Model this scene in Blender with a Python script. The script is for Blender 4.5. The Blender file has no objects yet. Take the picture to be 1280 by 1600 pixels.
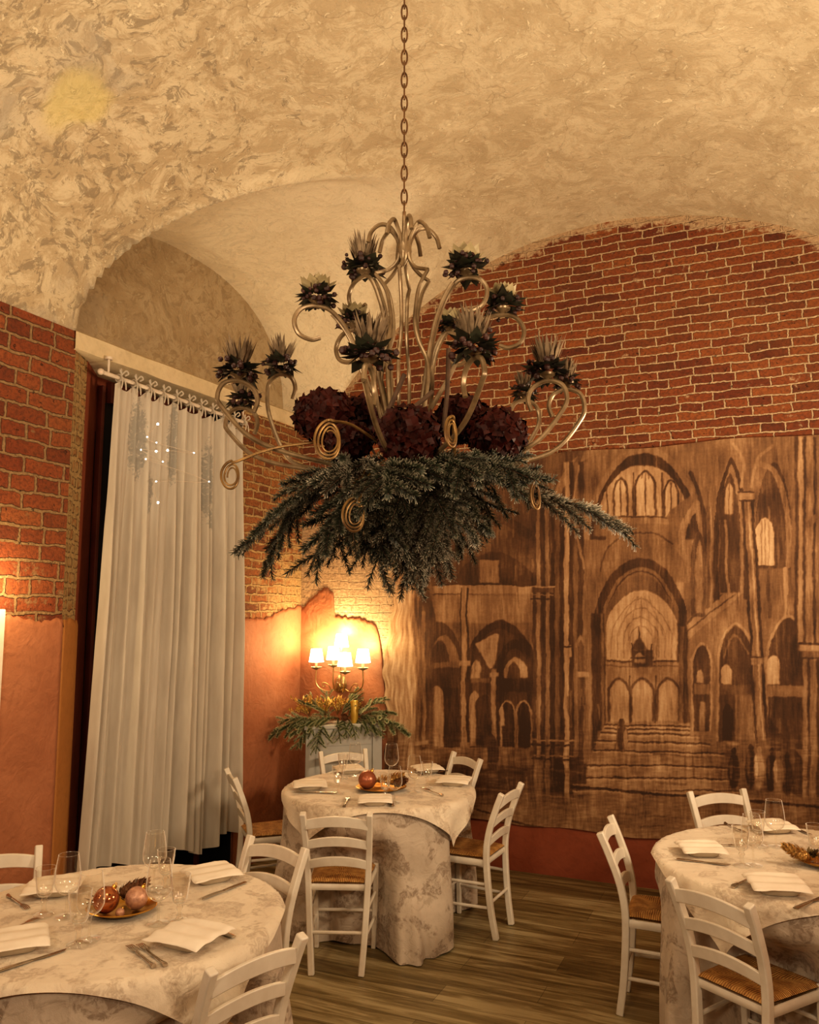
import bpy, bmesh, math, random
import numpy as np
from mathutils import Vector, Matrix
R_ = random.Random(7)
PI = math.pi
scene = bpy.context.scene
COL = scene.collection

# ------------------------------------------------------------------ camera
CAM_H, F_PX, PITCH = 1.85, 1280.0, math.atan(155 / 1280.0)
cam = bpy.data.cameras.new('camera'); cam.sensor_fit = 'HORIZONTAL'; cam.sensor_width = 36.0
cam.lens = 36.0 * F_PX / 1280.0; cam.clip_start = 0.05
camo = bpy.data.objects.new('camera', cam); COL.objects.link(camo)
camo.location = (0, 0, CAM_H); camo.rotation_euler = (PI / 2 + PITCH, 0, 0)
scene.camera = camo
CP, SP = math.cos(PITCH), math.sin(PITCH)

def ray(x, y):
    u = (x - 640) / F_PX; v = (800 - y) / F_PX
    return Vector((u, CP - v * SP, SP + v * CP))
def aty(x, y, Y):                    # photo point at a known distance
    r = ray(x, y); return Vector((0, 0, CAM_H)) + r * (Y / r.y)
def atz(x, y, z):                    # photo point at a known height
    r = ray(x, y); return Vector((0, 0, CAM_H)) + r * ((z - CAM_H) / r.z)

# room frame: corner O, a runs along the right wall, b along the left wall
O2 = Vector((-.91, 6.90)); A2 = Vector((.9145, -.4046)); B2 = Vector((-.4046, -.9145))
def W(a, b, z):
    return Vector((O2.x + a * A2.x + b * B2.x, O2.y + a * A2.y + b * B2.y, z))
ROT = math.atan2(A2.y, A2.x)

# ------------------------------------------------------------------ node helpers
def new_mat(name):
    m = bpy.data.materials.new(name); m.use_nodes = True
    nt = m.node_tree; nt.nodes.clear()
    out = nt.nodes.new('ShaderNodeOutputMaterial')
    return m, nt, out
def nd(nt, typ, ins=None, **props):
    n = nt.nodes.new('ShaderNode' + typ)
    for k, v in props.items(): setattr(n, k, v)
    for k, v in (ins or {}).items():
        s = n.inputs[k]
        if isinstance(v, bpy.types.NodeSocket): nt.links.new(v, s)
        else:
            if hasattr(s, 'default_value') and s.type == 'RGBA' and len(v) == 3: v = (*v, 1)
            s.default_value = v
    return n
def ramp(nt, fac, stops, interp='LINEAR'):
    n = nt.nodes.new('ShaderNodeValToRGB'); n.color_ramp.interpolation = interp
    els = n.color_ramp.elements
    while len(els) < len(stops): els.new(.5)
    for e, (p, c) in zip(els, stops):
        e.position = p; e.color = (*c, 1) if len(c) == 3 else c
    nt.links.new(fac, n.inputs[0]); return n.outputs[0]
def mixc(nt, fac, a, b, blend='MIX'):
    n = nt.nodes.new('ShaderNodeMix'); n.data_type = 'RGBA'; n.blend_type = blend
    for s, v in ((n.inputs[0], fac), (n.inputs[6], a), (n.inputs[7], b)):
        if isinstance(v, bpy.types.NodeSocket): nt.links.new(v, s)
        else: s.default_value = v if not isinstance(v, tuple) else ((*v, 1) if len(v) == 3 else v)
    return n.outputs[2]
def math_(nt, op, a, b=0.0, c=0.0, clamp=False):
    n = nt.nodes.new('ShaderNodeMath'); n.operation = op; n.use_clamp = clamp
    for s, v in zip(n.inputs, (a, b, c)):
        if isinstance(v, bpy.types.NodeSocket): nt.links.new(v, s)
        else: s.default_value = v
    return n.outputs[0]
def smooth(nt, v, lo, hi):
    n = nt.nodes.new('ShaderNodeMapRange'); n.interpolation_type = 'SMOOTHSTEP'
    nt.links.new(v, n.inputs[0]); n.inputs[1].default_value = lo; n.inputs[2].default_value = hi
    return n.outputs[0]
def noise(nt, vec, scale, detail=4, rough=.55, dist=0.0):
    return nd(nt, 'TexNoise', {'Vector': vec, 'Scale': scale, 'Detail': detail, 'Roughness': rough, 'Distortion': dist}).outputs[0]
def principled(nt, out, color, rough=.6, metal=0.0, bump=None, strength=.3, dist=.01, **kw):
    p = nd(nt, 'BsdfPrincipled', {'Base Color': color, 'Roughness': rough, 'Metallic': metal})
    for k, v in kw.items(): p.inputs[k.replace('_', ' ')].default_value = v
    if bump is not None:
        b = nd(nt, 'Bump', {'Height': bump, 'Strength': strength, 'Distance': dist})
        nt.links.new(b.outputs[0], p.inputs['Normal'])
    nt.links.new(p.outputs[0], out.inputs[0]); return p
def coords(nt, which='Object'):
    return nd(nt, 'TexCoord').outputs[which]
def uvm(nt): return nd(nt, 'UVMap', uv_map='meters').outputs[0]
def scalev(nt, v, s):
    n = nd(nt, 'VectorMath', {0: v, 1: s}, operation='MULTIPLY'); return n.outputs[0]
def warp(nt, v, scale, amt):
    n = nd(nt, 'TexNoise', {'Vector': v, 'Scale': scale, 'Detail': 3})
    s = nd(nt, 'VectorMath', {0: n.outputs[1], 1: (.5, .5, .5)}, operation='SUBTRACT')
    m = nd(nt, 'VectorMath', {0: s.outputs[0], 1: (amt, amt, amt)}, operation='MULTIPLY')
    return nd(nt, 'VectorMath', {0: v, 1: m.outputs[0]}, operation='ADD').outputs[0]

def simple(name, c1, c2=None, scale=12, rough=.5, metal=0.0, bump=.1, **kw):
    m, nt, out = new_mat(name); v = coords(nt)
    n = noise(nt, v, scale)
    c2 = c2 or tuple(x * .75 for x in c1)
    col = ramp(nt, n, [(.3, c2), (.7, c1)])
    principled(nt, out, col, rough, metal, n, bump, .004, **kw)
    return m

# ------------------------------------------------------------------ materials
def brick_mat(name, bw, bh, mort, tones, mortar, warp_amt=.014, bump=.7, smear=.62):
    m, nt, out = new_mat(name)
    uv = uvm(nt)
    w = warp(nt, warp(nt, uv, 7, warp_amt), 38, warp_amt * .55)
    br = nd(nt, 'TexBrick', {'Vector': w, 'Color1': (0, 0, 0), 'Color2': (1, 1, 1), 'Mortar': (.5, .5, .5), 'Scale': 1.0,
                             'Mortar Size': mort, 'Mortar Smooth': .45, 'Bias': 0.0, 'Brick Width': bw, 'Row Height': bh},
            offset=.5, squash=.6, squash_frequency=3)
    rnd = br.outputs['Color']; fac = br.outputs['Fac']
    big = noise(nt, uv, 1.4, 5); fine = noise(nt, uv, 45, 5, .65); mid = noise(nt, uv, 11, 4, .6)
    t = math_(nt, 'ADD', math_(nt, 'MULTIPLY', rnd, .55), math_(nt, 'MULTIPLY', mid, .5))
    col = ramp(nt, t, [(.12, tones[0]), (.38, tones[1]), (.6, tones[2]), (.92, tones[3])])
    col = mixc(nt, smooth(nt, big, .35, .7), col, mixc(nt, .5, col, tones[4]))
    col = mixc(nt, math_(nt, 'MULTIPLY', smooth(nt, fine, .42, .66), .5), col, (.05, .02, .010))
    mc = ramp(nt, fine, [(.3, tuple(x * .5 for x in mortar)), (.65, mortar)])
    sm = nd(nt, 'Attribute', attribute_name='smear').outputs['Fac']
    n2 = math_(nt, 'ADD', math_(nt, 'MULTIPLY', noise(nt, w, 9, 6, .7), 1.0), math_(nt, 'MULTIPLY', sm, .35))
    sme = smooth(nt, n2, smear - .02, smear + .1)
    f = math_(nt, 'MAXIMUM', math_(nt, 'MULTIPLY', fac, .95), math_(nt, 'MULTIPLY', sme, .85))
    holes = smooth(nt, noise(nt, uv, 22, 3, .6), .66, .72)
    col = mixc(nt, f, col, mc)
    col = mixc(nt, math_(nt, 'MULTIPLY', holes, .5), col, (.03, .015, .008))
    h = math_(nt, 'ADD', math_(nt, 'SUBTRACT', 1.0, fac), math_(nt, 'MULTIPLY', fine, .45))
    h = math_(nt, 'ADD', h, math_(nt, 'MULTIPLY', mid, .5))
    h = math_(nt, 'SUBTRACT', h, holes)
    principled(nt, out, col, .9, 0, h, bump, .02)
    return m
M = {}
M['brick'] = brick_mat('brick_red', .245, .0635, .0072,
    [(.060, .014, .008), (.15, .034, .013), (.22, .056, .017), (.31, .105, .030), (.24, .08, .022)], (.60, .43, .26), .030, .95, .63)
M['brick_rough'] = brick_mat('brick_rough', .27, .092, .011,
    [(.10, .022, .010), (.20, .045, .016), (.27, .068, .022), (.34, .12, .04), (.24, .08, .025)], (.36, .235, .115), .032, 1.0, .62)
M['rubble'] = brick_mat('brick_worn', .24, .066, .011,
    [(.08, .024, .010), (.19, .060, .018), (.27, .095, .028), (.36, .16, .05), (.22, .085, .025)], (.46, .31, .14), .045, 1.0, .57)
M['quoin'] = brick_mat('brick_rubble', .13, .08, .02,
    [(.18, .07, .02), (.32, .15, .05), (.40, .2, .07), (.5, .28, .1), (.4, .2, .07)], (.5, .34, .15), .06, 1.0, .5)

def plaster(name, c1, c2, c3, bump=.35, sc=3.0):
    m, nt, out = new_mat(name); v = coords(nt)
    n = noise(nt, v, sc, 6, .6); f = noise(nt, v, 26, 5, .6); s = noise(nt, v, 7, 3, .5, 1.5)
    col = ramp(nt, n, [(.3, c1), (.5, c2), (.72, c3)])
    col = mixc(nt, math_(nt, 'MULTIPLY', smooth(nt, f, .45, .75), .25), col, tuple(x * .6 for x in c1))
    h = math_(nt, 'ADD', math_(nt, 'MULTIPLY', f, .4), s)
    principled(nt, out, col, .75, 0, h, bump, .012); return m
M['orange'] = plaster('orange_plaster', (.31, .115, .050), (.37, .145, .066), (.43, .18, .088), .8, 2.4)
M['ochre'] = plaster('ochre_plaster', (.34, .14, .032), (.39, .165, .04), (.43, .19, .05), .3, 2.0)
M['darkred'] = plaster('dark_red_plaster', (.20, .045, .017), (.25, .06, .022), (.29, .075, .03))

def vault_mat(name, tint=1.0, dark=False):
    m, nt, out = new_mat(name); v = coords(nt)
    w = warp(nt, v, 2.2, .5)
    big = noise(nt, v, .8, 4, .55)
    pat = noise(nt, w, 2.6, 9, .68)
    fl = noise(nt, w, 13, 8, .72, .5)
    fine = noise(nt, v, 60, 4, .6)
    fk = nd(nt, 'TexNoise', {'Vector': w, 'Scale': 5.5, 'Detail': 12, 'Roughness': .80, 'Distortion': .25}).outputs[0]
    m1 = smooth(nt, math_(nt, 'ADD', fk, math_(nt, 'MULTIPLY', math_(nt, 'SUBTRACT', big, .5), .28)), .45, .55)
    tan = mixc(nt, pat, (.36, .27, .165), (.53, .42, .27)); crm = mixc(nt, pat, (.54, .445, .29), (.72, .62, .45))
    base = mixc(nt, m1, tan, crm)
    base = mixc(nt, math_(nt, 'SUBTRACT', .50, math_(nt, 'MULTIPLY', smooth(nt, nd(nt, 'SeparateXYZ', {0: v}).outputs[0], .6, -1.2), .28)), base, ramp(nt, pat, [(.3, (.40, .31, .19)), (.7, (.62, .52, .36))]))
    sx = nd(nt, 'SeparateXYZ', {0: v})
    left = smooth(nt, sx.outputs[0], -.1, -1.6)           # more worn towards the left wall
    dots = smooth(nt, math_(nt, 'ADD', fl, math_(nt, 'MULTIPLY', left, .10)), .62, .67)
    base = mixc(nt, math_(nt, 'MULTIPLY', dots, .7), base, (.24, .19, .125))
    sp = smooth(nt, noise(nt, v, 34, 6, .7), .56, .66)
    base = mixc(nt, math_(nt, 'MULTIPLY', sp, .38), base, (.33, .25, .15))
    chips = smooth(nt, noise(nt, scalev(nt, w, (1.0, 1.0, 1.0)), 20, 7, .74), .575, .62)
    base = mixc(nt, math_(nt, 'MULTIPLY', chips, .75), base, (.78, .67, .47))
    grey = smooth(nt, noise(nt, w, 1.3, 5, .6), .56, .7)
    base = mixc(nt, math_(nt, 'MULTIPLY', math_(nt, 'MULTIPLY', grey, left), .6), base, (.36, .32, .26))
    # one pale yellow patch of old paint
    d = nd(nt, 'VectorMath', {0: w, 1: tuple(W(.64, 3.16, 4.31))}, operation='DISTANCE').outputs['Value']
    yel = math_(nt, 'SUBTRACT', 1.0, smooth(nt, d, .13, .24))
    base = mixc(nt, math_(nt, 'MULTIPLY', yel, .6), base, (.66, .55, .22))
    vor = nd(nt, 'TexVoronoi', {'Vector': warp(nt, v, 3, .5), 'Scale': 1.3}, feature='DISTANCE_TO_EDGE').outputs['Distance']
    crack = math_(nt, 'SUBTRACT', 1.0, smooth(nt, vor, .0, .006))
    base = mixc(nt, math_(nt, 'MULTIPLY', crack, .35), base, (.2, .14, .08))
    cl = nd(nt, 'Attribute', attribute_name='pale_lit').outputs['Fac']
    base = mixc(nt, math_(nt, 'MULTIPLY', cl, .85), base, mixc(nt, .28, (.88, .79, .61), base))  # cell plaster whiter, with its lit brightness also put into the colour
    if dark: base = mixc(nt, .6, base, (.30, .21, .105))  # darker base puts the recessed lunette's shade into its colour
    h = math_(nt, 'ADD', math_(nt, 'MULTIPLY', fl, .7), math_(nt, 'MULTIPLY', fine, .25))
    h = math_(nt, 'ADD', h, math_(nt, 'MULTIPLY', chips, .3))
    principled(nt, out, base, .85, 0, h, .55, .02); return m
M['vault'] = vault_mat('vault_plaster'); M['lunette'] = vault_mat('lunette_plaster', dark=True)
M['cream'] = plaster('cream_plaster', (.52, .42, .26), (.62, .51, .33), (.70, .58, .40), .3, 2.5)

def floor_mat():
    m, nt, out = new_mat('wood_floor'); uv = uvm(nt)
    br = nd(nt, 'TexBrick', {'Vector': uv, 'Color1': (0, 0, 0), 'Color2': (1, 1, 1), 'Mortar': (.2, .2, .2), 'Scale': 1.0,
                             'Mortar Size': .0012, 'Brick Width': 1.25, 'Row Height': .19}, offset=.37)
    s1 = noise(nt, warp(nt, scalev(nt, uv, (1.1, 13, 1)), 1.5, .8), 1.0, 7, .62, .8)
    s2 = noise(nt, scalev(nt, uv, (3, 70, 1)), 1.0, 4, .6)
    t = math_(nt, 'ADD', math_(nt, 'MULTIPLY', s1, .85), math_(nt, 'MULTIPLY', s2, .22))
    t = math_(nt, 'ADD', t, math_(nt, 'MULTIPLY', br.outputs['Color'], .12))
    col = ramp(nt, t, [(.38, (.055, .038, .013)), (.52, (.145, .106, .042)), (.61, (.24, .185, .085)), (.72, (.42, .35, .20))])
    col = mixc(nt, math_(nt, 'MULTIPLY', br.outputs['Fac'], .7), col, (.03, .018, .01))
    principled(nt, out, col, .42, 0, t, .12, .004); return m
M['floor'] = floor_mat()

def white_paint():
    m, nt, out = new_mat('white_paint'); v = coords(nt)
    n = noise(nt, v, 14, 4); g = noise(nt, scalev(nt, v, (60, 60, 6)), 1.0, 3)
    col = ramp(nt, n, [(.3, (.65, .585, .49)), (.7, (.74, .685, .59))])
    principled(nt, out, col, .42, 0, g, .06, .002); return m
M['white'] = white_paint()

def rush():
    m, nt, out = new_mat('woven_rush'); v = coords(nt)
    s = nd(nt, 'SeparateXYZ', {0: v})
    ax = math_(nt, 'ABSOLUTE', s.outputs[0]); ay = math_(nt, 'ABSOLUTE', s.outputs[1])
    side = math_(nt, 'GREATER_THAN', ax, ay)
    # strands run square to the nearest edge
    coord = nd(nt, 'Mix', {0: side, 2: s.outputs[0], 3: s.outputs[1]}).outputs[0]
    j = noise(nt, v, 35, 3)
    st = math_(nt, 'SINE', math_(nt, 'ADD', math_(nt, 'MULTIPLY', coord, 640), math_(nt, 'MULTIPLY', j, 7)))
    n = noise(nt, v, 22, 4, .6)
    t = math_(nt, 'ADD', math_(nt, 'MULTIPLY', st, .18), n)
    col = ramp(nt, t, [(.25, (.20, .085, .022)), (.5, (.45, .22, .06)), (.8, (.66, .40, .14))])
    principled(nt, out, col, .6, 0, st, .6, .003); return m
M['rush'] = rush()

def cloth(name, base, pattern, dark, amount=1.0):
    m, nt, out = new_mat(name); v = coords(nt)
    w = warp(nt, v, 6, .07)
    vo = nd(nt, 'TexVoronoi', {'Vector': w, 'Scale': 7.5, 'Randomness': .9})
    d = vo.outputs['Distance']
    petals = noise(nt, w, 26, 4, .6)
    bl = noise(nt, w, 6.5, 3, .5, .8)
    bloom = smooth(nt, math_(nt, 'ADD', bl, math_(nt, 'MULTIPLY', math_(nt, 'SUBTRACT', petals, .5), .35)), .485, .56)
    veins = smooth(nt, noise(nt, w, 34, 5, .65, 1.5), .40, .58)
    f = math_(nt, 'MULTIPLY', bloom, math_(nt, 'ADD', .3, math_(nt, 'MULTIPLY', veins, .7)))
    edge_ = math_(nt, 'SUBTRACT', 1.0, smooth(nt, math_(nt, 'ABSOLUTE', math_(nt, 'SUBTRACT', d, .36)), .0, .06))
    f = math_(nt, 'MAXIMUM', f, math_(nt, 'MULTIPLY', math_(nt, 'MULTIPLY', edge_, veins), .35))
    wash = smooth(nt, noise(nt, v, 4, 4), .42, .66)
    leafs = smooth(nt, noise(nt, w, 12, 5, .65), .58, .68)
    col = mixc(nt, math_(nt, 'MULTIPLY', wash, .6 * amount), base, pattern)
    col = mixc(nt, math_(nt, 'MULTIPLY', leafs, .75 * amount), col, pattern)
    col = mixc(nt, math_(nt, 'MULTIPLY', f, .95 * amount), col, dark)
    wv = noise(nt, warp(nt, v, 3, .3), 10, 5, .55, 1.2); th = noise(nt, v, 300, 2)
    h = math_(nt, 'ADD', wv, math_(nt, 'MULTIPLY', th, .08))
    principled(nt, out, col, .8, 0, h, .5, .016, Sheen_Weight=.15); return m
M['undercloth'] = cloth('floral_cloth', (.56, .475, .385), (.40, .325, .25), (.27, .205, .15))
M['topper'] = cloth('cream_cloth', (.74, .65, .52), (.60, .50, .39), (.44, .35, .26), .8)
M['napkin'] = simple('napkin_cotton', (.84, .77, .66), (.76, .68, .57), 10, .85, 0, .25)
M['china'] = simple('plate_china', (.62, .55, .44), (.55, .48, .38), 8, .3)
M['steel'] = simple('cutlery_steel', (.62, .56, .48), (.45, .4, .34), 30, .22, 1.0, .02)
M['gold'] = simple('gold_foil', (.85, .52, .12), (.6, .34, .07), 24, .28, 1.0, .15)
M['goldleaf'] = simple('gold_leaf', (.80, .55, .16), (.52, .32, .07), 24, .4, .25, .15)
M['copper'] = simple('copper_glaze', (.55, .22, .10), (.42, .15, .06), 9, .12, .75, .03)
M['blush'] = simple('blush_glitter', (.62, .36, .24), (.42, .22, .15), 90, .4, .35, .5)
M['bronze'] = simple('bronze_satin', (.42, .16, .08), (.34, .11, .06), 9, .32, .5, .05)
M['cone'] = simple('pine_cone_scale', (.26, .12, .05), (.13, .055, .025), 30, .7, 0, .4)
M['goldcone'] = simple('gilded_cone_scale', (.70, .45, .15), (.34, .18, .06), 30, .4, .6, .4)
M['dryleaf'] = simple('dry_leaf', (.20, .14, .05), (.10, .07, .03), 18, .7)
M['candle'] = simple('gold_wax', (.55, .36, .06), (.42, .26, .04), 12, .35, .35)
M['iron'] = simple('ivory_iron', (.27, .19, .105), (.11, .07, .034), 20, .36, .4, .2)
M['chain'] = simple('dark_iron', (.20, .11, .05), (.10, .055, .03), 40, .45, .8, .2)
M['vine'] = simple('gilded_willow', (.26, .15, .045), (.09, .045, .016), 14, .42, .5, .2)
M['hydrangea'] = simple('burgundy_petal', (.045, .007, .004), (.012, .003, .002), 30, .5, 0, .1, Specular_IOR_Level=.12)
M['darkleaf'] = simple('dark_leaf', (.034, .036, .020), (.022, .015, .010), 25, .55, 0, .1, Specular_IOR_Level=.25)
M['darkberry'] = simple('dark_berry', (.05, .016, .012), (.02, .008, .006), 25, .5, 0, .1, Specular_IOR_Level=.3)
M['ashpetal'] = simple('ash_petal', (.25, .185, .12), (.09, .06, .036), 30, .9, 0, .1, Specular_IOR_Level=.1)
M['creampetal'] = simple('cream_petal', (.40, .32, .18), (.22, .17, .08), 22, .6)
M['cabinet'] = simple('grey_paint', (.47, .46, .42), (.40, .385, .35), 5, .45)
M['rodm'] = simple('rod_white', (.70, .62, .52), (.6, .5, .4), 12, .4)
M['brass'] = simple('aged_brass', (.62, .44, .2), (.4, .26, .1), 20, .3, .9)
M['woodframe'] = simple('red_wood', (.14, .03, .015), (.09, .02, .01), 8, .5)
M['night'] = simple('night_glass', (.004, .004, .007), (.002, .002, .004), 3, .5)
M['bark'] = simple('twig_bark', (.085, .045, .022), (.04, .02, .01), 30, .85)

def fir_mat(name, dark, mid, frost):
    m, nt, out = new_mat(name)
    t = nd(nt, 'Attribute', attribute_name='tip').outputs['Fac']
    n = noise(nt, coords(nt), 30, 3)
    col = ramp(nt, math_(nt, 'ADD', t, math_(nt, 'MULTIPLY', math_(nt, 'SUBTRACT', n, .5), .35)),
               [(.1, dark), (.6, mid), (.97, frost)])
    principled(nt, out, col, .6); return m
M['fir'] = fir_mat('frosted_fir', (.010, .014, .006), (.026, .032, .015), (.21, .19, .14))
M['firfrost'] = fir_mat('snowy_fir', (.020, .022, .013), (.085, .082, .056), (.46, .40, .31))
M['firgreen'] = fir_mat('green_fir', (.06, .095, .035), (.22, .27, .12), (.70, .66, .42))

def glass():
    m, nt, out = new_mat('clear_glass')
    lw = nd(nt, 'LayerWeight', {'Blend': .5}).outputs['Facing']
    fr = math_(nt, 'ADD', .07, math_(nt, 'MULTIPLY', math_(nt, 'POWER', lw, 2.9), .95))
    n = noise(nt, coords(nt), 40, 2)
    gl = nd(nt, 'BsdfGlossy', {'Color': mixc(nt, n, (1.0, .98, .95), (.95, .93, .9)), 'Roughness': .01})
    tr = nd(nt, 'BsdfTransparent', {'Color': (.99, .985, .97, 1)})
    df = nd(nt, 'BsdfDiffuse', {'Color': (.95, .92, .86, 1)})
    edge = math_(nt, 'MULTIPLY', smooth(nt, lw, .52, .98), .85)  # whitish diffuse edge stands in for bright highlights on the glass
    a = nd(nt, 'MixShader', {0: math_(nt, 'MULTIPLY', fr, .9), 1: tr.outputs[0], 2: gl.outputs[0]})
    mx = nd(nt, 'MixShader', {0: edge, 1: a.outputs[0], 2: df.outputs[0]})
    nt.links.new(mx.outputs[0], out.inputs[0]); return m
M['glass'] = glass()

def emit(name, color, strength):
    m, nt, out = new_mat(name)
    n = noise(nt, coords(nt), 5, 2)
    c = mixc(nt, n, color, tuple(min(1, x * 1.1) for x in color))
    e = nd(nt, 'Emission', {'Color': c, 'Strength': strength}); nt.links.new(e.outputs[0], out.inputs[0]); return m
M['shade'] = emit('lit_shade', (1.0, .84, .55), 9.0)
M['fairy'] = emit('fairy_bulb', (1.0, .95, .80), 12.0)
M['bulb'] = emit('lamp_bulb', (1.0, .72, .32), 30.0)

def curtain_mat():
    m, nt, out = new_mat('sheer_curtain'); uv = uvm(nt)
    n = noise(nt, scalev(nt, uv, (30, 3, 1)), 1.0, 3)
    e = nd(nt, 'Attribute', attribute_name='emb').outputs['Fac']
    en = noise(nt, uv, 26, 6, .7, 1.2)
    ef = smooth(nt, math_(nt, 'MULTIPLY', e, en), .36, .46)
    col = ramp(nt, n, [(.3, (.56, .50, .42)), (.7, (.66, .60, .51))])
    col = mixc(nt, math_(nt, 'MULTIPLY', ef, .75), col, (.33, .32, .29))
    d = nd(nt, 'BsdfDiffuse', {'Color': col}); t = nd(nt, 'BsdfTranslucent', {'Color': col})
    mx = nd(nt, 'MixShader', {0: .2, 1: d.outputs[0], 2: t.outputs[0]}); nt.links.new(mx.outputs[0], out.inputs[0]); return m
M['curtain'] = curtain_mat()

def mural_mat():
    m, nt, out = new_mat('painted_canvas'); uv = uvm(nt)
    t = nd(nt, 'Attribute', attribute_name='tone').outputs['Fac']
    st = noise(nt, warp(nt, scalev(nt, uv, (55, 5, 1)), 1.2, .6), 1.0, 5, .65)
    st2 = noise(nt, scalev(nt, uv, (6, 30, 1)), 1.0, 4, .6)
    fine = noise(nt, uv, 60, 4, .7); big = noise(nt, uv, 3, 4)
    tt = math_(nt, 'ADD', t, math_(nt, 'MULTIPLY', math_(nt, 'SUBTRACT', st, .5), .20))
    tt = math_(nt, 'ADD', tt, math_(nt, 'MULTIPLY', math_(nt, 'SUBTRACT', fine, .5), .22))
    tt = math_(nt, 'ADD', tt, math_(nt, 'MULTIPLY', math_(nt, 'SUBTRACT', st2, .5), .10))
    tt = math_(nt, 'ADD', tt, math_(nt, 'MULTIPLY', math_(nt, 'SUBTRACT', big, .5), .14))
    col = ramp(nt, tt, [(.05, (.035, .013, .004)), (.25, (.088, .036, .013)), (.48, (.215, .108, .046)), (.7, (.39, .232, .118)), (.95, (.60, .42, .25))])
    h = math_(nt, 'ADD', fine, st)
    principled(nt, out, col, .8, 0, h, .2, .004); return m
M['mural'] = mural_mat()

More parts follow.
